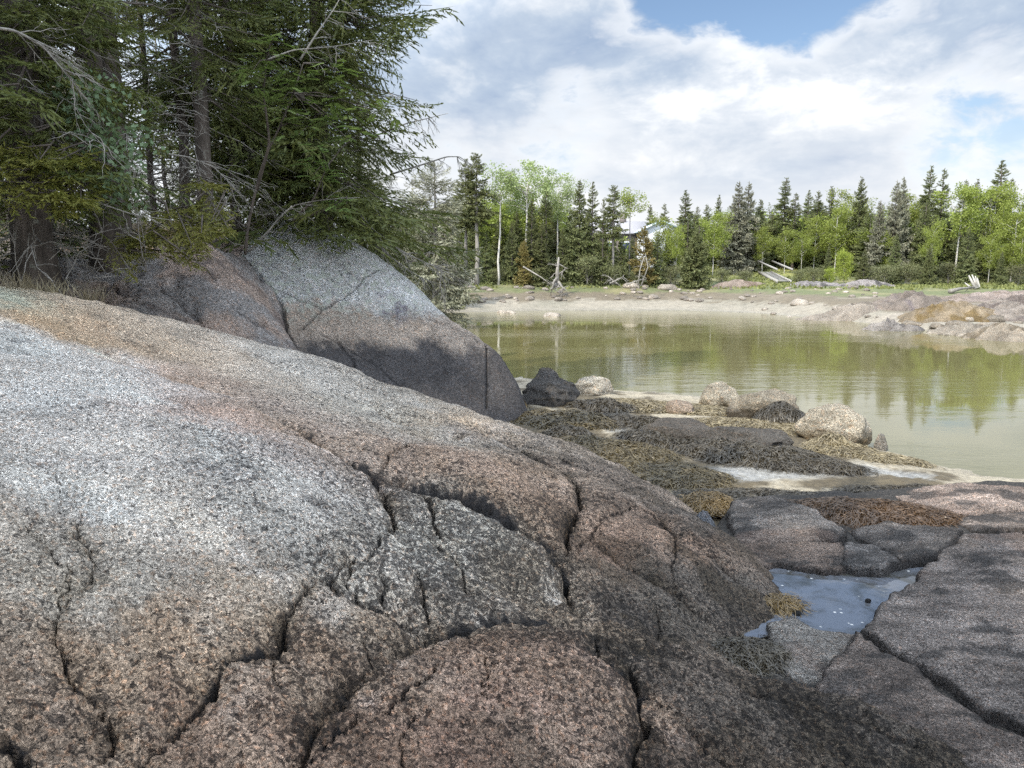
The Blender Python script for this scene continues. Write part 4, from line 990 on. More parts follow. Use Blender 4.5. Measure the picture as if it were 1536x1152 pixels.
# ------------------------------------------------------------------ the spruce grove above the outcrop
NEAR_CACHE = {}
def grove_tree(label, px, d, Ht, rad, r0, cb, seed, dead=34, gap=0.1, per=5, step=0.34, mat='spruce', lowp=-22, dead_z=(0.6, 6), **kw):
    x = (px - 768) / F * d; zb = gz(x, d)
    key = (seed, Ht, rad, cb, gap, per, step, mat, r0, lowp)
    e = empty('spruce_tree', (x, d, zb)); tag(e, label, 'spruce', 'spruces of the near grove')
    if key not in NEAR_CACHE:
        V, Q, P, Ms = spruce_data(seed, Ht, rad, cb, NEAR_B, step, per, gap=gap, low_pitch=lowp, **kw)
        crown = mesh_np('crown', V, [Q], M[mat], True)
        mb = MB(); tree_trunk(mb, Ht, r0, seed=seed)
        for p, m in zip(P, Ms):
            ax = m[:, 0]; mb.tube([p, p + ax * 0.45 + np.array([0, 0, -.02]), p + ax * 0.85], [0.014 + 0.006 * np.linalg.norm(ax), 0.01, 0.004], 4, False)
        trunk = mb.mesh('trunk', M['bark'])
        mb = MB(); r = np.random.default_rng(seed + 99); mb.tube([(0, 0, dead_z[0] - 0.2), (0, 0, dead_z[1] + 0.2)], 0.02, 4)
        for k in range(dead):
            dead_twigs(mb, (0, 0, r.uniform(*dead_z)), r.uniform(0, 6.28), R(r.uniform(-25, 12)), r.uniform(0.7, 1.9), int(r.integers(1e9)), 0.012)
        dm = mb.mesh('dead_branches', M['deadwood']) if dead else None
        NEAR_CACHE[key] = (crown, trunk, dm)
    crown, trunk, dm = NEAR_CACHE[key]
    obj('trunk', trunk, e); obj('crown', crown, e)
    if dm: obj('dead_branches', dm, e)
    return e

GR = [
 ('dark spruce with the thickest trunk at the left edge of the grove', 66, 9.6, 12, 1.7, 0.24, 2.4, 101, dict(gap=0.12, per=6)),
 ('thick spruce trunk of a close pair, the left one, against bright sky', 166, 11.2, 13, 1.7, 0.20, 5.0, 102, dict(gap=0.3, per=4)),
 ('thick spruce trunk of a close pair, the right one, against bright sky', 194, 11.8, 13, 1.6, 0.18, 5.2, 103, dict(gap=0.3, per=4)),
 ('thin pole-like young spruce right of the trunk pair', 243, 13.6, 9, 1.1, 0.055, 3.4, 104, dict(gap=0.25, per=3)),
 ('slender spruce midway between the trunk pair and the rowan', 288, 13.2, 12, 1.4, 0.085, 3.0, 105, dict(gap=0.3, per=4)),
 ('stout mid-grove spruce close left of the rowan', 319, 12.8, 13, 1.6, 0.13, 3.0, 106, dict(gap=0.25, per=4)),
 ('spruce directly behind the rowan stem', 365, 14.2, 12, 1.7, 0.08, 1.8, 107, dict(gap=0.1, per=6)),
 ('leaning-crowned spruce behind the grey boulder top', 412, 15.4, 13, 2.1, 0.11, 1.0, 108, dict(gap=0.05, per=8)),
 ('outermost grove spruce whose boughs reach over the cove', 492, 15.6, 13, 2.75, 0.14, 1.2, 109, dict(gap=0.0, per=9, mat='spruce', taper=0.6)),
 ('low dense spruce behind the right shoulder of the outcrop', 545, 19.5, 6.2, 1.9, 0.10, 0.3, 110, dict(gap=0.1, per=6)),
 ('dark spruce deep in the grove left of the trunk pair', 70, 14.5, 13, 1.7, 0.12, 2.6, 111, dict(gap=0.1, per=6)),
 ('dark spruce at the very left edge with low boughs', -40, 10.5, 12, 2.5, 0.17, 0.9, 112, dict(gap=0.05, per=6)),
 ('deep-grove dark spruce behind the left trunk edge', 20, 15.5, 12, 2.2, 0.12, 0.6, 115, dict(gap=0.05, per=6)),
 ('bushy young spruce low behind the trunk pair', 170, 17.5, 4.6, 1.6, 0.06, 0.2, 116, dict(gap=0.05, per=6)),
 ('bushy young spruce low between the slender spruces', 262, 19.0, 4.2, 1.6, 0.06, 0.2, 117, dict(gap=0.05, per=6)),
 ('bushy young spruce low behind the thick left trunk', 95, 13.0, 3.4, 1.4, 0.06, 0.2, 118, dict(gap=0.05, per=6)),
 ('bushy young spruce low behind the rowan', 340, 18.0, 3.6, 1.5, 0.06, 0.2, 119, dict(gap=0.05, per=6)),
]
for lab, px, d, Ht, rad, r0, cb, sd_, kw in GR: grove_tree(lab, px, d, Ht, rad, r0, cb, sd_, **kw)

# the rest of the grove, left of the frame and behind it, which shades the foreground
shade = []
for k in range(11):
    t_ = k / 10; shade.append((-9.6 + 9.8 * t_ - (0.5 if t_ > 0.25 else 0), 7.2 - 16.4 * t_))
for k in range(9):
    t_ = k / 8; shade.append((-12.2 + 9.6 * t_, 6.2 - 16.0 * t_))
for k, (x, y) in enumerate(shade):
    src = [o for o in COL.objects if o.get('label') == (GR[8][0] if (k >= 11 and (y < -1 or x < -9.5)) else GR[0][0])][0]
    c = src.copy(); COL.objects.link(c); c.location = (x, y, 2.9); c.rotation_euler = (0, 0, k * 1.7); s = 0.93 + 0.05 * ((k * 7) % 3); c.scale = (s * 1.2, s * 1.2, s)
    c['label'] = 'dense dark spruce of the grove standing out of view behind the ledge'
    for ch in [o for o in COL.objects if o.parent == src]:
        cc = ch.copy(); COL.objects.link(cc); cc.parent = c

# green low boughs that hang in front of the rock are part of the edge spruces: extra sprays
def sprays(label, name, pts, Ls, seed, mat, cat, az0=-1.2, pit=-0.35, stem=None):
    r = np.random.default_rng(seed); P = np.array([at(*p) for p in pts]); e = empty(name, tuple(P[0]))
    off = P[0]; Vs = []; Qs = []; n0 = 0; mb = MB()
    for p in P:
        for k in range(5):
            L = Ls * r.uniform(0.6, 1.2); az = az0 + r.normal(0, 0.7)
            Mm = branch_mats(np.array([az]), np.array([pit + r.normal(0, 0.25)]), np.array([L]), np.array([r.normal(0, .3)]))
            q = p - off + r.normal(0, 0.12, 3) - Mm[0][:, 0] * 0.5
            V, Q = place(LOW_B[k % 3], Mm, q[None]); Vs.append(V); Qs.append(Q + n0); n0 += len(V)
            mb.tube([q, q + Mm[0][:, 0] * 0.5, q + Mm[0][:, 0] * 0.9], [0.012, 0.009, 0.004], 4, False)
    if stem is not None: mb.tube(np.array([at(*s) for s in stem]) - off, np.linspace(0.03, 0.012, len(stem)), 5)
    obj('needles', mesh_np('needles', np.concatenate(Vs), [np.concatenate(Qs)], M[mat], True), e); obj('stem', mb.mesh('stem', M['bark']), e)
    return tag(e, label, cat)
sprays('bright green low spruce bough hanging over the pink rock', 'spruce_bough', [(300, 335, 9.8), (265, 320, 9.9), (330, 318, 10.1), (280, 360, 9.6), (245, 345, 9.9), (310, 295, 10.4), (190, 375, 9.6), (205, 360, 9.8)], 0.75, 5, 'spruce_lit', 'spruce bough', stem=[(150, 230, 11.5), (220, 290, 10.6), (300, 335, 9.8)])
sprays('dark green low spruce bough at the left edge above the dry grass', 'spruce_bough', [(40, 250, 8.6), (80, 262, 8.7), (110, 275, 8.8), (20, 225, 8.6), (60, 230, 8.8), (130, 262, 9.0), (10, 262, 8.4), (90, 240, 9)], 0.8, 6, 'spruce_lit', 'spruce bough', stem=[(66, 150, 9.4), (60, 210, 9), (60, 250, 8.7)])
sprays('spruce bough in the upper left corner', 'spruce_bough', [(20, 130, 8.8), (15, 160, 8.8), (25, 190, 8.7), (60, 20, 9.2), (110, 10, 9.4), (20, 40, 9), (180, 25, 10.4), (190, 40, 10.4)], 0.8, 7, 'spruce', 'spruce bough', stem=[(66, 40, 9.5), (40, 90, 9.1), (20, 150, 8.8)])

# bare grey limbs
def limb(label, pts, r0, seed, nt=10, L=0.5, spread=0.7, name='dead_branch', mat='deadwood', down=-0.5, depth=1):
    P = np.array([at(*p) for p in pts]); off = P[0].copy(); P = P - off
    # smooth polyline
    k = 24; s = np.linspace(0, len(P) - 1, k); P2 = np.stack([np.interp(s, np.arange(len(P)), P[:, i]) for i in range(3)], 1)
    P2[1:-1] = (P2[:-2] + P2[1:-1] * 2 + P2[2:]) / 4
    mb = MB(); mb.tube(P2, np.linspace(r0, r0 * 0.2, k), 5); r = np.random.default_rng(seed)
    for j in range(nt):
        i = int(r.uniform(0.2, 0.98) * (k - 2)); dv = P2[i + 1] - P2[i]; az = math.atan2(dv[1], dv[0])
        dead_twigs(mb, P2[i], az + r.normal(0, spread), R(r.normal(math.degrees(down), 22)), L * r.uniform(0.4, 1.1), int(r.integers(1e9)), r0 * 0.4, depth, 0.1, 6)
    o = obj(name, mb.mesh(name, M[mat]), None, tuple(off)); return tag(o, label, 'dead branch')
limb('grey drooping dead bough with fine twigs in the upper left', [(-30, 40, 8.2), (20, 45, 8.2), (60, 65, 8.3), (95, 105, 8.4), (115, 125, 8.5)], 0.018, 1, 16, 0.6)
limb('bare twig reaching out into the sky from the grove', [(560, 205, 15.2), (610, 185, 14.6), (640, 178, 14.3), (672, 170, 14.1)], 0.016, 2, 9, 0.45, down=-0.9)
limb('arching dark bare branch against the sky above the far shore', [(585, 262, 17), (640, 245, 16.6), (670, 235, 16.4), (690, 235, 16.3), (703, 245, 16.2)], 0.022, 3, 12, 0.5, down=-0.6)
limb('dead grey branches drooping over the right flank of the outcrop', [(520, 300, 15.8), (560, 345, 15.3), (600, 375, 15), (640, 395, 14.9), (672, 405, 14.8)], 0.024, 4, 16, 0.8, down=-0.5)
limb('lower dead grey branch trailing past the outcrop shoulder', [(540, 340, 16.2), (585, 385, 15.7), (620, 410, 15.6), (650, 425, 15.5)], 0.02, 5, 14, 0.6, down=-0.4)
limb('long pale bare stick hanging level above the pink rock', [(100, 290, 9.2), (150, 305, 9.1), (200, 322, 9.1), (262, 331, 9.2)], 0.012, 6, 6, 0.4, down=-0.3)
limb('pale curved bare limb springing from the boulder seam to the right', [(372, 378, 13.2), (400, 350, 13), (420, 325, 12.9), (440, 308, 12.9), (480, 300, 12.9), (540, 296, 13)], 0.022, 7, 8, 0.5, down=0.1)
limb('bare grey branch crossing the crown of the outer spruce', [(400, 90, 12.6), (440, 75, 12.6), (500, 70, 12.8), (560, 60, 13)], 0.016, 8, 10, 0.6, down=-0.2)
limb('bare grey branch rising through the top of the grove', [(450, 90, 12.7), (475, 50, 12.7), (500, 15, 12.8), (520, -20, 12.9)], 0.02, 9, 10, 0.6, down=0.3)
limb('dead twiggy branch hanging left of the rowan stem', [(240, 230, 11), (280, 235, 11), (320, 250, 11.2), (350, 280, 11.4)], 0.016, 10, 14, 0.7)

# rowan sapling
def pinnate(mbV, mbQ, p, d, L, r, up=0.2):
    """a compound leaf: paired leaflets along a rachis"""
    d = d / np.linalg.norm(d); s = np.cross(d, [0, 0, 1]); s /= np.linalg.norm(s) + 1e-9; nrm = np.cross(s, d)
    for k in range(6):
        t = 0.2 + 0.75 * k / 6
        q = p + d * L * t - np.array([0, 0, 0.25 * L * t * t])
        for sg in (-1, 1):
            e = q + (s * sg * 0.8 + d * 0.55 - nrm * 0.25) * L * 0.34
            w = L * 0.085; c = (q + e) / 2; sd2 = np.cross((e - q), nrm); sd2 /= np.linalg.norm(sd2) + 1e-9
            mbV.append([q, c + sd2 * w, e, c - sd2 * w])
    q = p + d * L - np.array([0, 0, 0.25 * L]); e = q + d * L * 0.3; c = (q + e) / 2
    mbV.append([q, c + s * L * 0.08, e, c - s * L * 0.08])
def rowan(label, stems, clusters, seed, leafL=0.24, per=9, spread=0.28):
    r = np.random.default_rng(seed); base = np.array(at(*stems[0][0])); e = empty('rowan_sapling', tuple(base)); mb = MB()
    for st in stems:
        P = np.array([at(*p) for p in st]) - base; k = 20; s = np.linspace(0, len(P) - 1, k); P2 = np.stack([np.interp(s, np.arange(len(P)), P[:, i]) for i in range(3)], 1)
        P2[1:-1] = (P2[:-2] + 2 * P2[1:-1] + P2[2:]) / 4; mb.tube(P2, np.linspace(0.028, 0.008, k), 6)
    A = []
    tips = np.concatenate([np.array([at(*p) for p in st[1:]]) for st in stems]) - base
    for c in clusters:
        q = np.array(at(*c)) - base; t = tips[np.argmin(np.linalg.norm(tips - q, axis=1))]
        mb.tube([t, (t + q) / 2 + np.array([0, 0, .06]), q], [0.014, 0.009, 0.004], 4, False)
        for k in range(per):
            a = r.uniform(0, 2 * math.pi); d = np.array([math.cos(a), math.sin(a) * 0.8 - 0.2, r.uniform(-0.25, 0.3)])
            pinnate(A, None, q + r.normal(0, spread * 0.5, 3) * np.array([1, 1, .6]), d, leafL * r.uniform(0.75, 1.25), r)
    A = np.array(A).reshape(-1, 3)
    obj('stem', mb.mesh('stem', M['bark']), e); obj('leaves', mesh_np('leaves', A, [np.arange(len(A)).reshape(-1, 4)], M['rowan'], True), e)
    return tag(e, label, 'rowan')
rowan('young rowan with feathery green leaves rooted in the boulder seam', [[(368, 382, 12.6), (371, 345, 12.5), (380, 300, 12.4), (395, 240, 12.2), (420, 190, 12.1), (440, 140, 12.0), (455, 95, 12)], [(385, 285, 12.4), (405, 215, 12.1), (395, 140, 11.9), (400, 90, 11.8)]],
      [(430, 105, 11.6), (405, 85, 11.6), (450, 130, 11.6), (425, 150, 11.5), (470, 160, 11.7), (395, 125, 11.5), (480, 110, 11.8), (505, 105, 12), (500, 180, 11.8), (525, 212, 11.9), (560, 165, 12.1), (465, 178, 11.5), (450, 190, 11.5), (410, 60, 11.7), (380, 105, 11.6), (515, 150, 12)], 3, per=10)
rowan('low rowan shoots with feathery leaves over the lichened dome', [[(440, 330, 13.2), (470, 300, 13), (490, 250, 12.9)], [(450, 328, 13.2), (500, 310, 13), (520, 295, 13)]], [(480, 245, 12.6), (495, 255, 12.7), (470, 262, 12.6), (505, 300, 12.8), (520, 308, 12.9), (480, 225, 12.7), (540, 200, 13)], 4, per=8)

def leafy(label, cat, name, stems, clusters, seed, leaf, n, spread, mat, r0=0.025, aspect=0.7, barkm='greybark'):
    """shrub of simple leaves"""
    r = np.random.default_rng(seed); base = np.array(at(*stems[0][0])); e = empty(name, tuple(base)); mb = MB()
    for st in stems:
        P = np.array([at(*p) for p in st]) - base; mb.tube(P, np.linspace(r0, r0 * 0.25, len(P)), 5)
    tips = np.concatenate([np.array([at(*p) for p in st[1:]]) for st in stems]) - base; A = []; B = []
    for c in clusters:
        q = np.array(at(*c)) - base; t = tips[np.argmin(np.linalg.norm(tips - q, axis=1))]; mb.tube([t, q], [r0 * 0.4, 0.003], 4, False)
        p = q + r.normal(0, spread, (n, 3)); d = r.normal(0, 1, (n, 3)); d[:, 2] -= 0.3; d /= np.linalg.norm(d, axis=1)[:, None]
        A.append(p); B.append(p + d * leaf * r.uniform(0.6, 1.3, (n, 1)))
    A = np.concatenate(A); B = np.concatenate(B); V, Q = blades(0, A, B, np.full(len(A), leaf * aspect), r)
    obj('stem', mb.mesh('stem', M[barkm]), e); obj('leaves', mesh_np('leaves', V, [Q], M[mat], True), e)
    return tag(e, label, cat)
leafy('alder shrub with blue-green leaves left of the trunk pair', 'shrub', 'alder_shrub', [[(90, 300, 9.6), (120, 240, 9.5), (140, 180, 9.4), (130, 130, 9.4)], [(95, 300, 9.6), (160, 230, 9.5), (190, 200, 9.5)]],
      [(120, 130, 9.3), (140, 140, 9.3), (160, 145, 9.3), (110, 160, 9.3), (135, 170, 9.2), (155, 190, 9.2), (175, 205, 9.2), (190, 225, 9.2), (200, 245, 9.3), (130, 205, 9.2), (150, 225, 9.2), (95, 135, 9.4), (180, 265, 9.3), (215, 205, 9.4), (170, 290, 9.2), (200, 295, 9.2)], 8, 0.075, 42, 0.11, 'alder')
# twiggy bush and dry grass on the left edge of the ledge
mb = MB(); r = np.random.default_rng(12); b0 = np.array(at(40, 420, 9.2))
for k in range(34):
    p = np.array([r.uniform(-0.9, 1.3), r.uniform(-0.5, 0.6), r.uniform(-0.1, 0.3)])
    dead_twigs(mb, p, r.uniform(0, 6.28), R(r.uniform(15, 80)), r.uniform(0.6, 1.5), int(r.integers(1e9)), 0.008, 1, 0.12, 7)
o = obj('bare_bush', mb.mesh('bare_bush', M['deadwood']), None, tuple(b0)); tag(o, 'grey leafless twiggy bush at the left edge above the ledge', 'bush')
def grass_tuft(label, px, py, d, n, ln, spread, seed, mat='drygrass'):
    r = np.random.default_rng(seed); c = np.array(at(px, py, d)); p = np.stack([r.normal(0, spread, n), r.normal(0, spread * 0.5, n), np.zeros(n)], 1)
    dirv = np.stack([r.normal(0, 0.45, n), r.normal(0, 0.45, n), np.ones(n)], 1); l = ln * r.uniform(0.5, 1.2, (n, 1))
    V, Q = blades(0, p, p + dirv * l, np.full(n, 0.007), r)
    o = obj('grass_tuft', mesh_np('grass_tuft', V, [Q], M[mat], True), None, tuple(c)); return tag(o, label, 'grass tuft')
grass_tuft('tuft of dry straw-coloured grass at the far left ledge crest', 30, 438, 7.8, 150, 0.20, 0.16, 1)
grass_tuft('tuft of dry straw-coloured grass right of the bare bush', 72, 448, 8.1, 130, 0.20, 0.14, 2)
grass_tuft('thin dry grass wisps at the foot of the pink rock', 135, 458, 8.5, 120, 0.24, 0.09, 3)

# ------------------------------------------------------------------ far shore: rocks
def far_rock(label, x0, x1, ytop, ybase, d, seed, colr, **kw):
    return boulder('rock_outcrop', label, x0, x1, ytop, ybase, d, seed, colr=colr, cat='rock outcrop', **kw)
def ledge_patch(label, px, d, rx, ry, hgt, seed, colr, rz=0.0, dark=None, freq=0.8, strike=0.5):
    """a low outcrop of tilted, stepped rock"""
    cx = (px - 768) / F * d; st = 0.11; m_ = 1.25
    u, v = np.meshgrid(np.arange(-rx * m_, rx * m_, st), np.arange(-ry * m_, ry * m_, st)); ca, sa = math.cos(rz), math.sin(rz)
    X = cx + u * ca - v * sa; Y = d + u * sa + v * ca
    rr = np.sqrt((u / rx) ** 2 + (v / ry) ** 2) + 0.35 * fbm(X * 0.55, Y * 0.55, oct=4, seed=seed)
    env = np.clip(1 - rr, -0.3, 1); cs, ss = math.cos(strike), math.sin(strike)
    a_ = (X * cs + Y * ss) * 0.35; b_ = (-X * ss + Y * cs) * 1.5
    rid = 1 - 2 * np.abs(fbm(a_ * freq, b_ * freq, oct=5, seed=seed + 1, gain=0.55))
    t_ = (rid * 0.5 + 0.5) * 3.0 + 1.5 * fbm(X * 0.4, Y * 0.4, oct=3, seed=seed + 2); fr = t_ - np.floor(t_); ter = (np.floor(t_) + sstep(0.55, 0.95, fr)) / 3.0
    Z = ground_z(X, Y, False) - 0.05 + hgt * np.sign(env) * np.abs(env) ** 0.6 * (0.45 + 0.55 * ter + 0.35 * rid) + 0.05 * fbm(X * 3, Y * 3, oct=4, seed=seed + 3) * (env > 0)
    C = np.zeros(X.shape + (3,)); C[:] = colr; n1 = fbm(X * 0.9, Y * 0.9, oct=5, seed=seed + 4)
    C *= (1 + 0.55 * n1 + 0.3 * rid)[..., None]
    if dark is not None: C = blend(C, dark, sstep(0.0, 0.3, n1 + 0.5 * fbm(X * 2, Y * 2, oct=3, seed=seed + 6)))
    V = np.stack([X, Y, Z], -1).reshape(-1, 3); q = grid_faces(X.shape[0], X.shape[1], env > -0.22); V2, q2, C2 = compact(V, q, np.clip(C, .015, .9).reshape(-1, 3))
    o = obj('rock_outcrop', mesh_np('rock_outcrop', V2, [q2], M['boulder'], True, C2, {'crack': np.zeros(len(V2))})); return tag(o, label, 'rock outcrop')
ledge_patch('reddish humped rock with a dark broken face on the right-hand tidal flat', 1372, 43.5, 2.9, 1.8, 0.85, 301, (.165, .138, .115), 0.1, (.13, .11, .11))
ledge_patch('brown weed-covered rock shelf below the reddish hump', 1425, 38.5, 2.6, 1.6, 0.75, 303, (.19, .15, .10), 0.0, (.15, .105, .045), 1.2)
ledge_patch('broad flat pinkish rock slab at the right edge of the far shore', 1560, 39.5, 4.6, 3.2, 0.85, 304, (.20, .172, .145), 0.1, (.14, .115, .10), 0.9)
ledge_patch('grey rounded rock group at the tip of the point', 1330, 36.3, 1.6, 1.1, 0.85, 305, (.20, .18, .16), 0.0, (.13, .12, .115), 1.6)
ledge_patch('low ribbed rock running into the water at the right', 1410, 34.2, 3.0, 1.5, 0.55, 306, (.23, .20, .16), -0.25, (.17, .145, .11), 1.4)
ledge_patch('tan ribbed rock at the waterline by the right edge', 1500, 31.8, 3.0, 1.4, 0.55, 307, (.23, .195, .15), -0.25, (.16, .13, .09), 1.4)
ledge_patch('low grey rock rib left of the reddish hump', 1262, 43.5, 3.4, 1.3, 0.55, 308, (.22, .19, .155), 0.1, (.18, .155, .125), 1.4)
ledge_patch('long low ledge behind the pinkish slab', 1510, 48.5, 5.5, 2.0, 0.5, 310, (.22, .18, .155), 0.0, (.2, .16, .13), 1.0)
ledge_patch('grey broken rock bank under the trees right of the clearing', 1292, 60.5, 2.4, 1.1, 0.5, 311, (.21, .19, .18), 0.0, (.09, .085, .08), 1.6)
ledge_patch('dark broken rock bank right of the stairway foot', 1222, 60.8, 2.3, 1.0, 0.45, 312, (.18, .165, .16), 0.0, (.08, .075, .07), 1.6)
ledge_patch('pinkish earth and rock bank left of the stairway', 1100, 61.0, 2.6, 1.0, 0.45, 313, (.20, .16, .13), 0.0, (.16, .12, .09), 1.6)
r = np.random.default_rng(55)
for k in range(44):
    px = r.uniform(1270, 1560); d = r.uniform(30.5, 40); x = (px - 768) / F * d
    if d < y_far(x) + 0.3: continue
    s = r.uniform(0.12, 0.42); c0 = np.array([.22, .19, .15]) * r.uniform(0.7, 1.3)
    o = obj('shore_rock', rock_mesh(500 + k % 6, (s * 1.5, s, s * 0.55), sub=3, colr=tuple(c0)), None, (x, d, gz(x, d) + s * 0.15)); o.rotation_euler = (0, 0, r.uniform(0, 6)); tag(o, 'loose tan-grey rock strewn over the right-hand point', 'rock', 'loose rocks on the point')
for k in range(150):
    px = r.uniform(640, 1330); x = (px - 768) / F * 57; yt_ = float(y_tree(x)); yf_ = float(y_far(x)); d = yf_ + (yt_ - yf_) * r.uniform(0.30, 0.85); x = (px - 768) / F * d
    s = r.uniform(0.07, 0.24) if k % 12 else r.uniform(0.25, 0.4); c0 = np.array([.29, .255, .215]) * r.uniform(0.6, 1.3)
    o = obj('beach_stone', rock_mesh(600 + k % 8, (s * 1.35, s, s * 0.6), sub=2, colr=tuple(c0)), None, (x, d, gz(x, d) + s * 0.25)); o.rotation_euler = (0, 0, r.uniform(0, 6)); tag(o, 'small rounded stone among many in the wrack band of the far beach', 'stone', 'stones along the far wrack band')
for lab, px, py, d, s in (('pair of flat grey stones in the shallows, the left one', 755, 469, 50.3, .32), ('pair of flat grey stones in the shallows, the right one', 764, 471, 49.6, .3), ('lone flat pale stone awash off the far beach', 828, 477, 46.5, .42), ('grey stone alone on the far mud right of centre', 1196, 463, 50.0, .45), ('pale long boulder in the grass before the dark round pine', 1000, 436, 60, .6), ('pale round boulder in the grass left of the long boulder', 945, 434, 60.5, .5)):
    x = (px - 768) / F * d; o = obj('boulder', rock_mesh(700 + px, (s * 1.4, s, s * 0.6), sub=3, colr=(.34, .30, .25)), None, (x, d, max(gz(x, d), -0.05) + s * 0.15)); tag(o, lab, 'boulder')

# ------------------------------------------------------------------ far shore: trees
SPR = {}
def far_spruce(kind, seed, Hu, ru, cbu, mat, **kw):
    """unit spruce 10 m high"""
    V, Q, P, Ms = spruce_data(seed, Hu, ru, cbu, FLUFF_B if kind == 'full' else MID_B if kind == 'mid' else FAR_B, kw.pop('step', 0.42), kw.pop('per', 8), **kw)
    mb = MB(); tree_trunk(mb, Hu, kw.get('r0', 0.16), seed=seed, sides=6)
    for p, m in zip(P[::3], Ms[::3]): mb.tube([p, p + m[:, 0] * 0.7], [0.03, 0.01], 3, False)
    return mesh_np('crown', V, [Q], M[mat], True), mb
KINDS = {
 'full': dict(ru=2.2, cbu=0.5, mat='far_spruce', kind='full', taper=0.85), 'full2': dict(ru=1.9, cbu=0.4, mat='far_spruce', kind='full', taper=0.75),
 'slim': dict(ru=1.35, cbu=1.8, mat='far_spruce', kind='far', taper=0.7, gap=0.15), 'bare': dict(ru=1.35, cbu=5.0, mat='far_spruce', kind='far', taper=0.6, gap=0.1),
 'grey': dict(ru=2.4, cbu=0.3, mat='grey_spruce', kind='full', taper=0.9, low_pitch=-28), 'greyold': dict(ru=2.3, cbu=0.8, mat='grey_spruce', kind='mid', taper=0.5, gap=0.2, bulge=0.3, per=7),
 'rust': dict(ru=3.2, cbu=1.2, mat='rust_spruce', kind='far', taper=0.55, gap=0.15, per=5, low_pitch=-5), 'round': dict(ru=3.1, cbu=0.6, mat='far_spruce', kind='full', taper=0.6, low_pitch=-10, bulge=0.35),
 'young': dict(ru=2.6, cbu=0.15, mat='far_spruce', kind='full', taper=0.9, low_pitch=-8),
}
for k, kw in KINDS.items():
    SPR[k] = []
    for v_ in range(2):
        a = dict(kw); kd = a.pop('kind'); ru = a.pop('ru'); cbu = a.pop('cbu'); mt = a.pop('mat')
        cr, mb = far_spruce(kd, 900 + hash(k) % 1 + v_ * 31 + sum(map(ord, k)), 10.0, ru, cbu, mt, **a)
        SPR[k].append((cr, mb.mesh('trunk', M['greybark' if k in ('bare', 'greyold') else 'bark'])))

def broadleaf(seed, Hu, cr_z, cr_rx, cr_rz, n, leaf, mat, bark, r0=0.10, nl=9, clump=0.16, multi=1, airy=0.0):
    """unit broadleaf tree 10 m high, crown made of leaf clumps on limbs"""
    r = np.random.default_rng(seed); mb = MB(); cl = []
    for s in range(multi):
        ox = 0 if multi == 1 else r.normal(0, 0.5); oy = 0 if multi == 1 else r.normal(0, 0.4)
        k = 9; zs = np.linspace(-0.3, Hu * 0.94, k); pts = np.stack([ox + ox * zs / Hu * 1.2 + r.normal(0, 0.06, k).cumsum() * 0.6, oy + r.normal(0, 0.05, k).cumsum() * 0.6, zs], 1)
        rad = r0 * (1 - 0.9 * np.clip(zs / Hu, 0, 1)); mb.tube(pts, rad, 6)
        for j in range(nl):
            z0 = r.uniform(cr_z - cr_rz * 0.8, Hu * 0.9); i = np.interp(z0, zs, np.arange(k)); b = np.array([np.interp(z0, zs, pts[:, q]) for q in range(3)])
            a = r.uniform(0, 6.28); f = (z0 - (cr_z - cr_rz)) / (2 * cr_rz); L = cr_rx * math.sqrt(max(0.08, 1 - (2 * f - 1) ** 2)) * r.uniform(0.7, 1.1)
            tip = b + np.array([math.cos(a) * L, math.sin(a) * L, L * r.uniform(0.3, 0.9)]); mid = (b + tip) / 2 + np.array([0, 0, 0.12 * L])
            mb.tube([b, mid, tip], [r0 * 0.35, r0 * 0.2, 0.012], 4, False)
            for t in (0.5, 0.75, 1.0): cl.append(b + (tip - b) * t + r.normal(0, cr_rx * 0.13, 3))
        cl.append(pts[-1]); cl.append(pts[-1] + np.array([0, 0, Hu * 0.03]))
    cl = np.array(cl); m = max(6, n // len(cl)); A = []
    for c in cl: A.append(c + np.clip(r.normal(0, 1, (m, 3)), -1.5, 1.5) * np.array([cr_rx, cr_rx, cr_rx * 0.8]) * clump * r.uniform(0.6, 1.2))
    A = np.concatenate(A)
    if airy: A = A[r.random(len(A)) > airy]
    d = r.normal(0, 1, A.shape); d /= np.linalg.norm(d, axis=1)[:, None]
    V, Q = blades(0, A, A + d * leaf * r.uniform(0.6, 1.3, (len(A), 1)), np.full(len(A), leaf * 0.75), r)
    return mesh_np('crown', V, [Q], M[mat], True), mb.mesh('trunk', M[bark])
BL = {
 'birch': [broadleaf(1001 + k, 10, 5.8, 2.7, 4.0, 6500, 0.20, 'lime', 'birch', nl=18, clump=0.20) for k in range(2)],
 'aspen_pale': [broadleaf(1011, 10, 7.6, 2.4, 2.3, 5200, 0.15, 'pale', 'birch', r0=0.13, nl=14, clump=0.16, airy=0.1)],
 'aspen_thin': [broadleaf(1012, 10, 8.0, 1.5, 1.8, 1900, 0.14, 'pale', 'birch', r0=0.11, nl=10, clump=0.18, airy=0.2)],
 'aspen': [broadleaf(1013, 10, 7.0, 2.6, 2.8, 5500, 0.19, 'lime', 'birch', r0=0.12, nl=18, clump=0.17, multi=1), broadleaf(1014, 10, 6.8, 2.4, 3.0, 5500, 0.19, 'lime', 'birch', r0=0.09, nl=11, clump=0.18, multi=2)],
 'lolly': [broadleaf(1015, 10, 8.2, 1.7, 1.7, 1700, 0.18, 'lime', 'greybark', r0=0.10, nl=11, clump=0.22)],
 'yellow': [broadleaf(1016, 10, 5.0, 3.4, 4.6, 5500, 0.32, 'yellow', 'greybark', nl=14, clump=0.2, multi=3)],
 'shrub': [broadleaf(1017 + k, 10, 4.6, 5.2, 4.6, 4500, 0.42, 'brush', 'greybark', r0=0.2, nl=10, clump=0.24, multi=4) for k in range(2)],
}
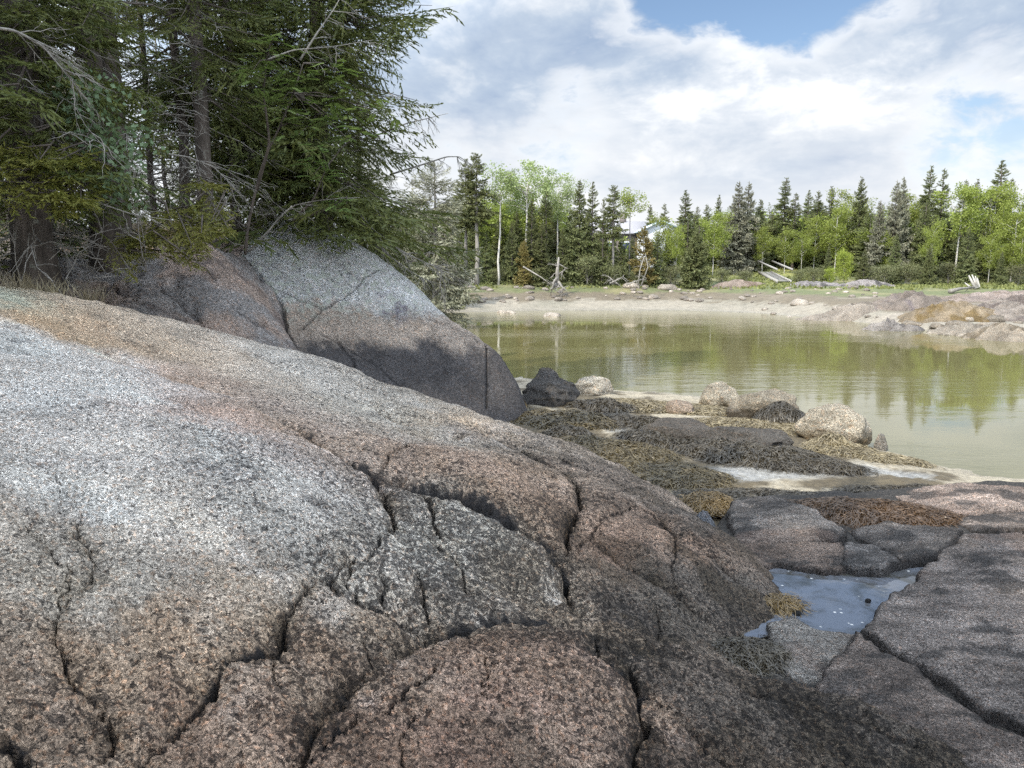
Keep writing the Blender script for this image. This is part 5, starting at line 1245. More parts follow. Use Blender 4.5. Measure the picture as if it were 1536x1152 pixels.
mb = MB(); r = np.random.default_rng(4); mb.tube([(0, 0, 0.2), (0, 0, 9.0)], 0.03, 4)
for k in range(46):
    z_ = r.uniform(0.6, 8.6); dead_twigs(mb, (0, 0, z_), r.uniform(0, 6.28), R(r.uniform(-40, 0)), 2.9 * (1.05 - z_ / 10) * r.uniform(0.7, 1.25), int(r.integers(1e9)), 0.028, 1, 0.3, 8)
DEADB = mb.mesh('dead_branches', M['deadwood'])
tcount = [0]
def far_tree(kind, px, top, d, label, wid=1.0, name=None, zb=None, group=None):
    if 672 < px < 1062 and d < 60.5: d = 60.5 + (d - 55) * 0.25
    x = (px - 768) / F * d; zb = gz(x, d) if zb is None else zb
    zt = at(px, top, d)[2]; s = (zt - zb) / 10.1; bl = kind in BL; src = (BL if bl else SPR)[kind]
    k = tcount[0]; tcount[0] += 1; cr, tk = src[k % len(src)]
    nm = name or ('spruce_tree' if not bl else {'birch': 'birch_tree', 'yellow': 'shrub', 'shrub': 'shrub'}.get(kind, 'aspen_tree'))
    cat = {'spruce_tree': 'spruce', 'birch_tree': 'birch', 'shrub': 'shrub', 'aspen_tree': 'aspen', 'pine_tree': 'pine'}.get(nm, 'tree')
    e = empty(nm, (x, d, zb - 0.05), k * 2.4); e.scale = (s * wid, s * wid, s); obj('trunk', tk, e); obj('crown', cr, e)
    if kind == 'greyold': obj('dead_branches', DEADB, e)
    return tag(e, label, cat, group)
FT = [
 # left group, near the outcrop
 ('greyold', 655, 238, 38, 'broad ragged grey-green spruce nearest the outcrop on the far side', 1.15),
 ('greyold', 622, 268, 41, 'ragged grey-green spruce half hidden by the grove boughs', 1.0),
 ('bare', 700, 238, 60, 'tall spruce with a bare pole trunk and tufted top, left of the pair', 1.0),
 ('bare', 716, 229, 61, 'tall dark-crowned spruce, right of the bare-trunked pair', 1.25),
 ('aspen_thin', 748, 250, 61, 'thin pale aspen with a white crooked trunk and sparse crown', 1.1),
 ('aspen_pale', 790, 240, 62, 'tall airy pale aspen with the widest crown on the far shore', 1.25),
 ('aspen_pale', 835, 262, 66, 'pale aspen crown leaning right behind the airy aspen', 0.9),
 ('birch', 768, 275, 69, 'bright green birch between the two pale aspens', 0.9),
 ('birch', 735, 300, 70, 'light green birch behind the bare-trunked spruces', 1.0),
 ('birch', 838, 318, 70, 'bright yellow-green birch left of the tall full spruce', 0.9),
 ('slim', 818, 280, 62, 'dark narrow spruce with a ragged top right of the airy aspen', 1.0),
 ('slim', 797, 300, 60, 'slim mid-height spruce standing before the airy aspen trunk', 1.0),
 ('full', 690, 335, 56, 'dark spruce filling the gap beneath the bare-trunked pair', 0.8),
 ('full2', 730, 345, 58.5, 'dark mid-height spruce beneath the thin white-trunked aspen', 1.0),
 ('full', 768, 330, 59.5, 'dark pointed spruce left of the pinkish young spruce', 0.9),
 ('full2', 812, 335, 58, 'dark mid-height spruce beneath the narrow ragged spruce', 1.1),
 ('rust', 786, 360, 57, 'dull brownish young spruce at the front of the dark group', 0.75),
 ('full2', 843, 340, 58.5, 'dark spruce close behind the grey dead snag', 0.9),
 ('full2', 867, 268, 59.5, 'tall dense spruce clothed to the ground, left of the house', 0.9),
 ('slim', 886, 271, 61.5, 'tall slim spruce touching the right side of the dense tall spruce', 0.95),
 ('slim', 902, 296, 61, 'shorter slim spruce in front of the house roof', 0.8),
 ('bare', 917, 277, 58.5, 'slim spruce with a long bare pale trunk in front of the house', 1.05),
 ('lolly', 941, 285, 63, 'lollipop-shaped aspen rising over the house gable', 1.0),
 ('full', 905, 352, 58, 'low dark spruce hiding the lower wall of the house', 1.0),
 ('full2', 930, 352, 60, 'low dark spruce below the house gable', 1.0),
 ('rust', 962, 340, 56.5, 'yellowing orange-tinted spruce right of the house', 0.8),
 ('full', 983, 350, 57.5, 'dark spruce tucked behind the right half of the yellowing spruce', 1.0),
 ('birch', 990, 325, 66, 'olive-green birch above the yellowing spruce', 0.9),
 ('birch', 1011, 340, 59, 'bright green narrow birch right of the yellowing spruce', 0.62),
 ('round', 1040, 347, 56, 'dark rounded pine low on the shore left of the clearing', 0.85),
 ('birch', 1066, 322, 68, 'rounded bright birch behind the dark rounded pine', 0.95),
 ('slim', 1022, 284, 72, 'ragged-topped spruce on the skyline right of the house', 1.3),
 ('slim', 992, 304, 74, 'shorter skyline spruce close right of the house', 1.2),
 ('slim', 971, 306, 75, 'small skyline spruce just above the house roof end', 1.1),
 ('slim', 1040, 308, 71, 'slim skyline spruce left of the little skyline pair', 1.1),
 ('slim', 1071, 291, 78, 'thin pale-grey skyline spruce left of the twin tall spruces', 0.9),
 ('slim', 1053, 305, 77, 'dark small skyline spruce in the dip before the twins', 1.0),
 ('grey', 1100, 270, 70, 'tall grey-green spruce of the twins behind the clearing, left one', 1.05),
 ('grey', 1114, 270, 71.5, 'tall grey-green spruce of the twins behind the clearing, right one', 0.95),
 ('full', 1132, 298, 73, 'green spruce shouldering the right of the twins', 1.0),
 ('birch', 1139, 343, 70, 'rounded lime-green birch at the left of the clearing row', 0.95),
 ('birch', 1172, 345, 70.5, 'lime-green birch in the middle of the clearing row', 1.0),
 ('birch', 1197, 350, 71, 'darker lime birch with thin stems at the right of the clearing row', 0.9),
 ('slim', 1168, 265, 75, 'tall wide-armed spruce on the skyline above the clearing row', 1.35),
 ('slim', 1183, 288, 74, 'dark spruce leaning on the wide-armed skyline spruce', 1.2),
 ('slim', 1202, 284, 78, 'first of three small skyline spruces right of the wide-armed spruce', 1.1),
 ('slim', 1216, 285, 79, 'second of three small skyline spruces, round-topped', 1.3),
 ('slim', 1235, 278, 78, 'third of three small skyline spruces, the tallest', 1.1),
 ('full', 1212, 318, 73, 'green spruce in front of the three small skyline spruces', 1.0),
 ('birch', 1247, 312, 71, 'large lime birch behind the small dark spruce at the clearing end', 0.95),
 ('birch', 1262, 290, 75, 'olive birch crown left of the broad dark skyline spruce', 0.9),
 ('young', 1236, 366, 65, 'small dark pointed spruce at the right end of the clearing', 0.7),
 ('yellow', 1262, 378, 62.5, 'yellow-green round shrub glowing at the clearing edge', 0.75),
 ('yellow', 1240, 402, 62, 'low yellow-green bush left of the glowing shrub', 0.9),
 ('full', 1278, 264, 71, 'broad dark spruce with a needle-thin tip, right of the clearing', 0.95),
 ('grey', 1308, 298, 66, 'olive-grey broad spruce left of the twin-tipped spruce', 0.85),
 ('grey', 1330, 268, 66.5, 'grey spruce of a twin-tipped pair, left tip', 0.75),
 ('grey', 1339, 262, 67.5, 'grey spruce of a twin-tipped pair, right tip', 0.75),
 ('full', 1290, 372, 62, 'dark low spruce in the shade right of the glowing shrub', 1.1),
 ('full2', 1335, 350, 63, 'dark spruce at the foot of the twin-tipped grey pair', 1.0),
 ('birch', 1352, 290, 72, 'green birch crown right of the twin-tipped pair', 0.8),
 ('slim', 1378, 247, 69, 'tall slender spruce with a notched tip', 1.0),
 ('slim', 1397, 251, 70, 'tall slender spruce close right of the notched one', 0.9),
 ('full2', 1375, 300, 66, 'dark spruce beneath the tall slender pair', 1.0),
 ('birch', 1388, 336, 62.5, 'bright young birch capping the small front spruce', 0.55),
 ('young', 1386, 368, 61.5, 'small dark front spruce on the grass left of the driftwood', 0.85),
 ('aspen', 1424, 279, 67, 'round-headed aspen with white stems over the dark broad spruce', 1.0),
 ('aspen', 1466, 282, 69, 'aspen with a paler drooping crown right of the round-headed one', 0.95),
 ('full', 1441, 338, 62.5, 'dark broad spruce directly behind the driftwood', 1.0),
 ('slim', 1447, 267, 78, 'tiny-tipped spruce poking over the aspen crowns', 0.9),
 ('slim', 1430, 268, 79, 'faint spruce tip above the round-headed aspen', 0.9),
 ('slim', 1480, 239, 70, 'tallest dark spruce on the right skyline', 1.25),
 ('full', 1489, 285, 69, 'dark spruce shoulder behind the tallest right spruce', 0.9),
 ('birch', 1510, 318, 64, 'large lime birch in full sun near the right edge', 1.15),
 ('birch', 1491, 310, 66, 'lime birch between the drooping aspen and the large birch', 0.9),
 ('young', 1493, 376, 61, 'small dark spruce at the foot of the large lime birch', 0.95),
 ('birch', 1540, 300, 66, 'lime birch cut by the right edge', 1.0),
 ('slim', 1530, 264, 76, 'skyline spruce by the right edge', 1.2),
 ('slim', 1497, 266, 80, 'thin skyline spruce right of the tallest one', 1.0),
 ('full', 1560, 330, 62, 'dark spruce just beyond the right edge', 1.0),
 ('full', 893, 353, 66, 'low dark spruce hiding the left end of the house', 1.2),
 ('full2', 918, 356, 66.5, 'low dark spruce hiding the middle of the house wall', 1.3),
 ('full', 946, 354, 66, 'low dark spruce below the white gable', 1.2),
 ('full', 1000, 345, 67, 'dark spruce behind the narrow bright birch', 1.1),
 ('full2', 1150, 320, 76, 'dark spruce filling in behind the clearing row', 1.3),
 ('full', 1190, 322, 77, 'dark spruce behind the middle of the clearing row', 1.3),
 ('birch', 1300, 330, 69, 'green birch between the dark skyline spruce and the grey pair', 1.0),
 ('birch', 1318, 345, 66, 'olive birch low before the grey spruce pair', 0.9),
 ('full', 1410, 330, 70, 'dark spruce between the slender pair and the round-headed aspen', 1.2),
 ('full2', 1462, 345, 66, 'dark spruce beneath the drooping aspen', 1.2),
 ('birch', 1476, 350, 63, 'bright low birch left of the small dark spruce', 0.8),
 ('birch', 1522, 350, 62.5, 'bright low birch at the foot of the edge trees', 0.9),
 ('full', 710, 330, 66, 'dark spruce filling the wood behind the bare pair', 1.2),
 ('full2', 750, 325, 67, 'dark spruce behind the thin pale aspen', 1.2),
 ('full', 830, 320, 67, 'dark spruce behind the leaning aspen', 1.2),
 ('full2', 670, 300, 52, 'dark spruce behind the ragged grey-green spruce', 1.1),
 ('birch', 700, 300, 68, 'light birch showing between the two bare spruce trunks', 1.0),
 ('birch', 752, 310, 68, 'light birch low behind the thin pale aspen trunk', 1.0),
 ('birch', 785, 300, 70, 'light birch filling in behind the airy aspen trunk', 1.1),
 ('birch', 815, 305, 69, 'light birch behind the narrow ragged spruce', 1.0),
 ('full', 775, 315, 66, 'dark spruce close left of the airy aspen trunk', 1.1),
 ('full', 800, 322, 66, 'dark spruce close right of the airy aspen trunk', 1.1),
 ('full2', 855, 312, 66, 'dark spruce peeping left of the dense tall spruce', 1.1),
 ('birch', 1085, 320, 73, 'light birch behind the left twin spruce', 1.0),
 ('birch', 1120, 330, 74, 'light birch between the twin spruces and the clearing row', 1.0),
 ('birch', 1215, 325, 72, 'light birch above the right end of the clearing row', 1.0),
]
for kind, px, top, d, lab, wd in FT: far_tree(kind, px, top, d, lab, wd, name='pine_tree' if kind == 'round' else None)
SH = [(705, 400, 59, 'leafy bush beneath the bare-trunked spruces'), (745, 405, 58.5, 'dark bush behind the grass left of the snag'), (805, 402, 58, 'brush between the young brown spruce and the snag'), (880, 388, 58, 'broad olive shrub below the tall dense spruce'),
      (915, 400, 57.5, 'olive shrub left of the yellowing spruce'), (955, 408, 57, 'low brush at the foot of the yellowing spruce'), (1005, 402, 57.5, 'low brush left of the rounded pine'), (1080, 405, 63.5, 'low green shrub on the bank left of the stairway'), (1115, 408, 63, 'low shrub on the bank above the pink earth'), (1195, 405, 63.5, 'low green bush right of the stairway'), (1215, 403, 63.8, 'green bush between the stairway and the yellow bush'), (1320, 400, 62, 'dusky bush under the grey pair'), (1355, 398, 62.5, 'dusky bush left of the small front spruce'), (1418, 396, 64, 'brush behind the grass left of the driftwood'), (1520, 400, 62, 'green bush at the right edge of the far shore')]
for px, top, d, lab in SH: far_tree('shrub', px, top, d, lab, 1.25)

# the wood behind, one mass
r = np.random.default_rng(77); Vs = []; Qs = []; n0 = 0; TV = MB()
lites = [spruce_data(1200 + k, 10, 2.2, 0.6, FAR_B, 0.85, 5, taper=0.75)[:2] for k in range(3)]
LV = []; LA = []
for k in range(420):
    px = r.uniform(560, 1720) if k < 350 else r.uniform(1540, 1900); d = r.uniform(68, 98); x = (px - 768) / F * d
    top = 318 + r.normal(0, 9) + (8 if 880 < px < 1080 else 0) + (16 if 850 < px < 1010 else 0) - (14 if 680 < px < 850 else 0)
    if 885 < px < 1012 and d < 92: continue
    if d < 74 and 1065 < px < 1250: d += 12; x = (px - 768) / F * d
    zb = gz(x, d); s = (at(px, top, d)[2] - zb) / 10; V, Q = lites[k % 3]; a = r.uniform(0, 6.28); ca, sa = math.cos(a), math.sin(a)
    Wv = V @ np.array([[ca, sa, 0], [-sa, ca, 0], [0, 0, 1]]) * np.array([s * 1.25, s * 1.25, s]) + np.array([x, d, zb]); Vs.append(Wv); Qs.append(Q + n0); n0 += len(V)
    if k % 4 == 1:
        q_ = np.array([x + r.normal(0, .5), d - 0.8, zb + 5.2 * s]) + np.clip(r.normal(0, 1, (420, 3)), -1.5, 1.5) * np.array([1.5, 1.2, 2.0 * s]); LA.append(q_); LV.append(q_ + r.normal(0, .17, q_.shape))
    TV.tube([(x, d, zb - 0.3), (x, d, zb + 9 * s)], [0.14, 0.03], 4, False)
mb_ = TV; tv = np.concatenate(TV.V); tq = np.concatenate(TV.Q) + n0
LA = np.concatenate(LA); LV = np.concatenate(LV); lv, lq = blades(0, LA, LV, np.full(len(LA), 0.2), r); nt_ = len(tq); tq = np.concatenate([tq, lq + n0 + len(tv)]); tv = np.concatenate([tv, lv])
me = mesh_np('woodland', np.concatenate(Vs + [tv]), [np.concatenate(Qs + [tq])], M['far_spruce'], True); me.materials.append(M['bark']); me.materials.append(M['lime'])
mi = np.zeros(len(me.polygons), np.int32); mi[-len(tq):] = 1; mi[-len(lq):] = 2; me.polygons.foreach_set('material_index', mi)
o = obj('woodland', me, kind='stuff'); o['label'] = 'dark spruce wood filling in behind the shore trees'; o['category'] = 'woodland'

# bank grass
r = np.random.default_rng(78); n_ = 26000
px = r.uniform(620, 1640, n_); d = r.uniform(57, 80, n_); x = (px - 768) / F * d
qq = (d - y_far(x)) / np.maximum(y_tree(x) - y_far(x), 6); ov = d - y_tree(x)
ok = ((qq > 0.78) & (ov < 1.5)) | ((ov > 0) & (x > 15.5) & (x < 30) & (d < 76)); x, d = x[ok], d[ok]; m = len(x)
ok = fbm(x * 0.25, d * 0.25, oct=3, seed=91) + r.uniform(-0.2, 0.2, len(x)) > -0.12; x, d = x[ok], d[ok]; m = len(x)
p = np.stack([x, d, ground_z(x, d)], 1); L_ = r.uniform(0.08, 0.24, (m, 1)); dv = np.stack([r.normal(0, .5, m), r.normal(0, .5, m), np.ones(m)], 1)
V, Q = blades(0, p - [0, 0, .03], p + dv * L_, np.full(m, 0.16), r)
o = obj('bank_grass', mesh_np('bank_grass', V, [Q], M['grass'], True), kind='stuff'); o['label'] = 'short green grass along the far bank and the clearing'; o['category'] = 'grass'

# snag, driftwood, fallen trunks
def sticks(name, label, cat, lst, mat='drift', twigs=0, seed=0):
    c = np.array(at(*lst[0][0])); mb = MB(); r = np.random.default_rng(seed)
    for pts, r0 in [(l[:-1], l[-1]) for l in lst]:
        P = np.array([at(*p) for p in pts]) - c; mb.tube(P, np.linspace(r0, r0 * 0.35, len(P)), 6)
        for k in range(twigs):
            t = r.uniform(0.2, 1); q = P[0] + (P[-1] - P[0]) * t; dead_twigs(mb, q, r.uniform(0, 6.28), R(r.uniform(-50, 40)), r.uniform(0.3, 1.0), int(r.integers(1e9)), r0 * 0.3, 1, 0.1, 4)
    o = obj(name, mb.mesh(name, M[mat]), None, tuple(c)); return tag(o, label, cat)
sticks('dead_snag', 'grey dead snag with splayed roots at the edge of the far wood', 'snag', [[(836, 432, 57), (836, 405, 57), (838, 386, 57.2), 0.19], [(836, 425, 57), (826, 434, 56.6), 0.16], [(836, 422, 57), (846, 434, 56.5), 0.16], [(837, 415, 57), (830, 424, 56.6), (829, 434, 56.4), 0.12], [(837, 412, 57), (848, 404, 57), 0.08], [(838, 400, 57), (828, 396, 57), 0.07]], 'greybark', 4, 3)
sticks('driftwood', 'bleached driftwood sticks bundled on the right-hand beach', 'driftwood', [[(1463, 433, 57), (1453, 413, 57.3), 0.13], [(1466, 432, 57), (1458, 412, 57.5), 0.11], [(1467, 432, 57), (1463, 414, 57), 0.10], [(1458, 433, 56.8), (1447, 424, 57), 0.10], [(1469, 431, 57), (1466, 417, 57.4), 0.08]])
sticks('fallen_log', 'long dark grey log lying on the right-hand beach', 'log', [[(1425, 437, 53), (1440, 433, 54.5), (1462, 431, 56), 0.16]], 'greybark', 2)
sticks('fallen_log', 'pale fallen trunk slanting down out of the dark spruces', 'log', [[(785, 400, 59), (812, 416, 57.6), (828, 428, 57), 0.06]], 'greybark', 3)
sticks('dead_brush', 'pale bleached brush heap at the wood edge left of centre', 'dead brush', [[(700, 425, 57.5), (705, 410, 57.5), 0.06], [(703, 427, 57.5), (698, 412, 57.5), 0.05], [(706, 426, 57.5), (713, 414, 57.4), 0.05]], 'drift', 7, 9)
sticks('dead_brush', 'grey dead branches heaped before the yellowing spruce', 'dead brush', [[(915, 425, 57), (935, 415, 57), 0.07], [(925, 426, 57), (912, 414, 57), 0.06], [(940, 427, 56.8), (965, 418, 57), 0.07]], 'deadwood', 8, 10)
sticks('dead_brush', 'bare grey stems under the yellowing spruce', 'dead brush', [[(957, 428, 56.3), (960, 405, 56.3), (966, 385, 56.3), 0.055], [(962, 428, 56.3), (972, 400, 56.3), (968, 380, 56.3), 0.05]], 'deadwood', 5, 11)

# wooden stairway down the bank
A = np.array(at(1147, 405, 69.5)); A[2] = gz(A[0], A[1]) + 0.15; B = np.array(at(1176, 429, 63.0)); B[2] = gz(B[0], B[1]) + 0.12
e = empty('stairway', tuple(B)); tag(e, 'weathered wooden stairway with handrails down the grassy bank', 'stairs')
n = NT('weathered_wood'); f = n.noise(n.coord('Object', (3, 3, 3)), 3, 5, 0.6); n.bsdf(n.mix((0.20, 0.19, 0.175), (0.34, 0.325, 0.30), f), 0.85, None, 0.2); M['wood'] = n.m
A -= B; D = A / np.linalg.norm(A); S = np.cross(D, [0, 0, 1]); S /= np.linalg.norm(S)
for sg in (-0.55, 0.55):
    mb = MB(); mb.beam(S * sg, A + S * sg, 0.09, 0.26); obj('stringer', mb.mesh('stringer', M['wood'], False), e)
    mb = MB(); mb.beam(S * sg * 1.12 + [0, 0, 1.0], A + S * sg * 1.12 + [0, 0, 1.0], 0.08, 0.14); obj('handrail', mb.mesh('handrail', M['wood'], False), e)
    for t in (0.02, 0.34, 0.66, 0.98):
        mb = MB(); mb.beam(A * t + S * sg * 1.12 - [0, 0, .35], A * t + S * sg * 1.12 + [0, 0, 1.06], 0.085, 0.085); obj('post', mb.mesh('post', M['wood'], False), e)
for k in range(14):
    t = (k + 0.5) / 14; mb = MB(); mb.box(A * t + [0, 0, 0.04], (0.30, 1.0, 0.045), math.atan2(D[1], D[0])); obj('tread', mb.mesh('tread', M['wood'], False), e)

# house among the trees
def flat_mat(name, c, rough=0.8, scale=(1, 1, 1), ns=5.0, amt=0.25, **kw):
    n = NT(name); f = n.noise(n.coord('Object', scale), ns, 5, 0.6)
    n.bsdf(n.mix(tuple(k * (1 - amt) for k in c), tuple(min(1, k * (1 + amt)) for k in c), f), rough, None, 0.3, **kw); return n.m
M['shingle'] = flat_mat('grey_roof_shingles', (0.26, 0.25, 0.26), ns=9); M['white'] = flat_mat('white_clapboard', (0.52, 0.54, 0.56), amt=0.06); M['blueroof'] = flat_mat('pale_blue_grey_roof', (0.42, 0.50, 0.56), amt=0.08)
M['brownwall'] = flat_mat('brown_shingle_wall', (0.14, 0.12, 0.11)); M['glass'] = flat_mat('window_glass', (0.03, 0.04, 0.05), 0.05, amt=0.1)
hx, hd = (955 - 768) / F * 76, 76.0; hz = gz(hx, hd); e = empty('house', (hx, hd, hz)); tag(e, 'grey-roofed house with a white gable half hidden behind the spruces', 'house')
def hz_at(py): return at(955, py, hd)[2] - hz
zr, ze = hz_at(336), hz_at(349)
def gable(name, x0, x1, y0, y1, zE, zR, along, wallm, roofm, ov=0.35):
    mb = MB()
    if along == 'x':
        ym = (y0 + y1) / 2; P = [(x0, y0, -0.5), (x1, y0, -0.5), (x1, y1, -0.5), (x0, y1, -0.5), (x0, y0, zE), (x1, y0, zE), (x1, y1, zE), (x0, y1, zE), (x0, ym, zR), (x1, ym, zR)]
        mb.add(P, [[0, 1, 5, 4], [2, 3, 7, 6], [1, 2, 6, 5], [3, 0, 4, 7]], [[5, 6, 9], [7, 4, 8]]); wall = mb.mesh('wall', wallm, False)
        rb = MB(); sl = (zR - zE) / (ym - y0)
        for sg, yy in ((-1, y0 - ov), (1, y1 + ov)):
            zz_ = zE - sl * ov; rb.add([(x0 - ov, yy, zz_), (x1 + ov, yy, zz_), (x1 + ov, ym, zR), (x0 - ov, ym, zR), (x0 - ov, yy, zz_ + .14), (x1 + ov, yy, zz_ + .14), (x1 + ov, ym, zR + .14), (x0 - ov, ym, zR + .14)], [[0, 1, 2, 3], [4, 7, 6, 5], [0, 4, 5, 1], [0, 3, 7, 4], [1, 5, 6, 2]])
    else:
        xm = (x0 + x1) / 2; P = [(x0, y0, -0.5), (x1, y0, -0.5), (x1, y1, -0.5), (x0, y1, -0.5), (x0, y0, zE), (x1, y0, zE), (x1, y1, zE), (x0, y1, zE), (xm, y0, zR), (xm, y1, zR)]
        mb.add(P, [[0, 1, 5, 4], [2, 3, 7, 6], [1, 2, 6, 5], [3, 0, 4, 7]], [[4, 5, 8], [6, 7, 9]]); wall = mb.mesh('wall', wallm, False)
        rb = MB(); sl = (zR - zE) / (xm - x0)
        for sg, xx in ((-1, x0 - ov), (1, x1 + ov)):
            zz_ = zE - sl * ov; rb.add([(xx, y0 - ov, zz_), (xm, y0 - ov, zR), (xm, y1 + ov, zR), (xx, y1 + ov, zz_), (xx, y0 - ov, zz_ + .14), (xm, y0 - ov, zR + .14), (xm, y1 + ov, zR + .14), (xx, y1 + ov, zz_ + .14)], [[0, 1, 2, 3], [4, 7, 6, 5], [0, 4, 5, 1], [0, 3, 7, 4], [3, 2, 6, 7]])
    obj('wall', wall, e); obj('roof', rb.mesh('roof', roofm, False), e)
gable('main', -4.4, 0.6, -1.5, 4.5, ze - 0.1, zr + 0.2, 'x', M['brownwall'], M['shingle'])
gable('wing', -0.4, 3.6, -3.2, 5.0, ze + 0.0, zr + 0.05, 'y', M['white'], M['blueroof'])
for wx_, wy_, wz_ in ((-3.2, -1.5, ze - 1.5), (-1.6, -1.5, ze - 1.5), (0.8, -3.2, ze - 1.6), (2.4, -3.2, ze - 1.6)):
    mb = MB(); mb.box((wx_, wy_ - 0.03, wz_), (1.0, 0.08, 1.2)); w_ = obj('window', mb.mesh('window', M['white'], False), e)
    mb = MB(); mb.box((wx_, wy_ - 0.05, wz_), (0.82, 0.08, 1.0)); obj('pane', mb.mesh('pane', M['glass'], False), w_)
mb = MB(); mb.box((-1.4, 1.5, zr + 0.5), (0.6, 0.6, 1.2)); obj('chimney', mb.mesh('chimney', M['brownwall'], False), e)

# ------------------------------------------------------------------ sky, sun, camera
SUN_EL, SUN_DIR = R(46), (0.68, 0.73)          # the light travels to the right and away from the camera
W = bpy.data.worlds.new('World'); SC.world = W; W.use_nodes = True
t = W.node_tree; t.nodes.clear()
n = NT.__new__(NT); n.t = t
out = n.n('ShaderNodeOutputWorld')
sky = n.n('ShaderNodeTexSky', sky_type='NISHITA', sun_disc=False)
sky.sun_elevation = SUN_EL; sky.sun_rotation = math.atan2(-SUN_DIR[0], -SUN_DIR[1]); sky.altitude = 5; sky.air_density = 1.0; sky.dust_density = 0.6; sky.ozone_density = 1.5
g = n.n('ShaderNodeTexCoord').outputs['Generated']
sep = n.n('ShaderNodeSeparateXYZ', {0: g})
def mapped(scale, rot, loc=(0, 0, 0)):
    return n.n('ShaderNodeMapping', {'Vector': g, 'Scale': scale, 'Rotation': (0, rot, 0), 'Location': loc}).outputs[0]
cov = n.noise(mapped((2.6, 2.6, 5.4), R(14), (3.1, 1.7, 0.3)), 1.0, 8, 0.55, 0.2)
fine = n.noise(mapped((7.5, 7.5, 15.0), R(14), (0.4, 5.0, 2.0)), 1.0, 9, 0.60, 0.35)
def lobe(px, py, width):
    r = Vector(ray(px, py)).normalized()
    d = n.n('ShaderNodeVectorMath', operation='DOT_PRODUCT'); n.set(d.inputs[0], n.n('ShaderNodeVectorMath', {0: g}, operation='NORMALIZE').outputs[0]); d.inputs[1].default_value = r
    return n.ramp(d.outputs['Value'], [(math.cos(width), 0.0), (1.0, 1.0)], 'EASE')
finer = n.noise(mapped((19, 19, 36), R(14), (1.4, 3.0, 2.0)), 1.0, 8, 0.62, 0.4)
cover = n.math('ADD', n.math('ADD', n.math('MULTIPLY', cov, 0.40), n.math('MULTIPLY', fine, 0.42)), n.math('MULTIPLY', finer, 0.18))
cover = n.math('ADD', cover, 0.27)
for (px, py, wd, k) in ((985, -18, 0.075, 0.22), (1100, -24, 0.075, 0.20), (1190, -25, 0.06, 0.18), (1060, -110, 0.10, 0.2), (1230, -230, 0.26, 0.30), (875, 178, 0.06, 0.14), (820, 190, 0.04, .08), (1530, 185, 0.12, 0.16), (1430, 200, 0.10, 0.09), (640, 200, 0.12, 0.06)):
    cover = n.math('SUBTRACT', cover, n.math('MULTIPLY', lobe(px, py, wd), k))
mask = n.ramp(cover, [(0.50, 0.0), (0.57, 0.75), (0.64, 1.0)])
tone = n.math('ADD', n.math('MULTIPLY', n.noise(mapped((4.2, 4.2, 9.5), R(14), (7.7, 2.2, 1)), 1.0, 8, 0.58, 0.3), 0.55), n.math('ADD', n.math('MULTIPLY', fine, 0.30), n.math('MULTIPLY', finer, 0.15)))
CLOUD = 1.0
cl = n.ramp(tone, [(0.40, (0.40, 0.51, 0.69)), (0.49, (0.55, 0.65, 0.79)), (0.555, (0.80, 0.86, 0.94)), (0.63, (1.22, 1.22, 1.22))])
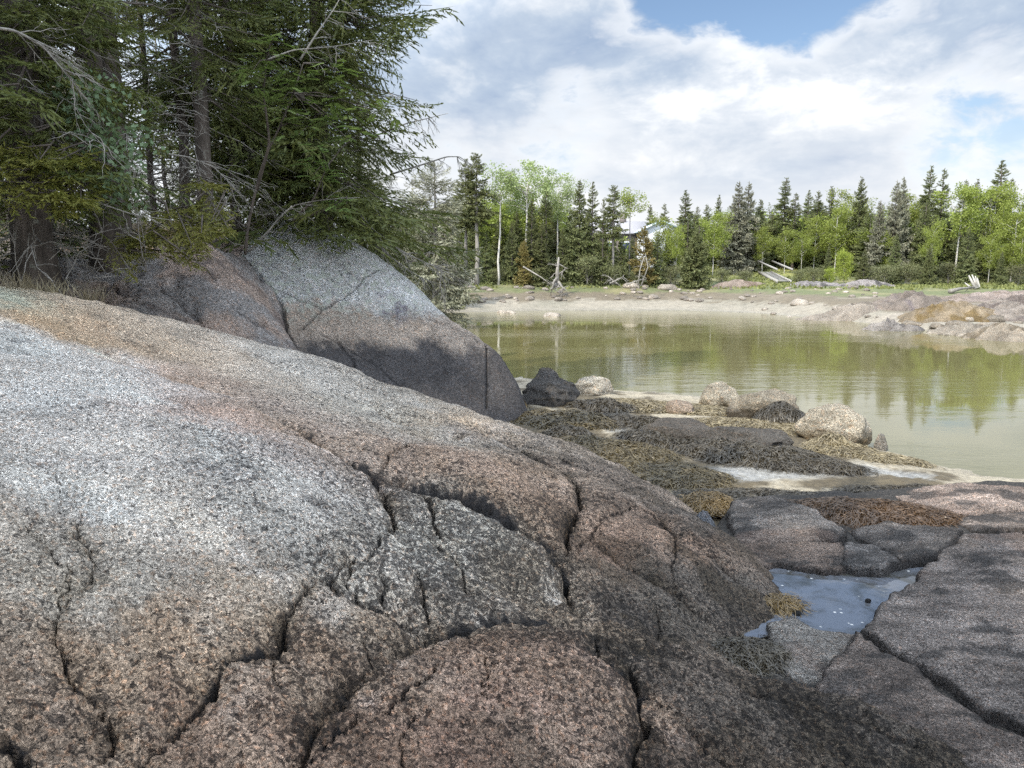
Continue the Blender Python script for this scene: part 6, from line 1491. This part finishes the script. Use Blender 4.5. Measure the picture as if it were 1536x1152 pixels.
# bright rims where the cover thins out
rim = n.ramp(cover, [(0.52, 0.0), (0.60, 0.7), (0.70, 0.0)])
cl = n.mix(cl, (1.08, 1.09, 1.10), rim)
lowz = n.ramp(sep.outputs[2], [(0.02, 1.0), (0.12, 0.65), (0.21, 0.0)])
veil = n.noise(mapped((2, 2, 16), R(8), (1, 2, 0)), 1.0, 5, 0.55)
cl = n.mix(cl, (0.98, 0.99, 1.0), n.math('MULTIPLY', lowz, n.ramp(veil, [(0.3, 0.35), (0.6, 1.0)])))
mask = n.math('MAXIMUM', mask, n.math('MULTIPLY', lowz, 0.8))
vs = n.n('ShaderNodeVectorMath', operation='SCALE'); n.set(vs.inputs[0], cl); 
sd_ = Vector((-SUN_DIR[0], -SUN_DIR[1], math.tan(SUN_EL))).normalized()
dt = n.n('ShaderNodeVectorMath', operation='DOT_PRODUCT'); n.set(dt.inputs[0], g); dt.inputs[1].default_value = sd_
glow = n.ramp(n.math('MULTIPLY_ADD', dt.outputs['Value'], 0.5, 0.5), [(0.36, 0.0), (0.58, 0.35), (0.74, 1.0)])
n.set(vs.inputs['Scale'], n.math('MULTIPLY_ADD', glow, 15.5, 4.2))
skyc = n.n('ShaderNodeVectorMath', operation='SCALE'); n.set(skyc.inputs[0], sky.outputs[0]); skyc.inputs['Scale'].default_value = 0.62
mixc = n.mix(skyc.outputs[0], vs.outputs[0], mask)
bg = n.n('ShaderNodeBackground', {'Color': mixc, 'Strength': 0.10})
t.links.new(bg.outputs[0], out.inputs[0])

L = bpy.data.lights.new('sun', 'SUN'); L.energy = 2.5; L.angle = R(0.5); L.color = (1.0, 0.93, 0.80)
so = bpy.data.objects.new('sun', L); link(so)
ln = math.hypot(*SUN_DIR)
so.rotation_euler = Vector((SUN_DIR[0] / ln * math.cos(SUN_EL), SUN_DIR[1] / ln * math.cos(SUN_EL), -math.sin(SUN_EL))).to_track_quat('-Z', 'Y').to_euler()
so.location = (-30, -20, 40)

cam = bpy.data.cameras.new('camera'); cam.sensor_width = 36.0; cam.lens = 36.0 * F / 1536.0; cam.clip_end = 9000; cam.clip_start = 0.05
co = bpy.data.objects.new('camera', cam); link(co); co.location = (0, 0, H); co.rotation_euler = (R(90) - PITCH, 0, 0)
SC.camera = co
vs_ = SC.view_settings; vs_.view_transform = 'Standard'; vs_.look = 'None'; vs_.gamma = 1.0; vs_.use_curve_mapping = False; vs_.exposure = 1.27
try:
    SC.cycles.max_bounces = 6; SC.cycles.diffuse_bounces = 3; SC.cycles.glossy_bounces = 3; SC.cycles.transparent_max_bounces = 8
    SC.cycles.use_adaptive_sampling = True; SC.cycles.adaptive_threshold = 0.01; SC.cycles.use_denoising = False; SC.cycles.sample_clamp_indirect = 3.0; SC.cycles.sample_clamp_direct = 8.0; W.cycles.sampling_method = 'MANUAL'; W.cycles.sample_map_resolution = 1024
except Exception: pass
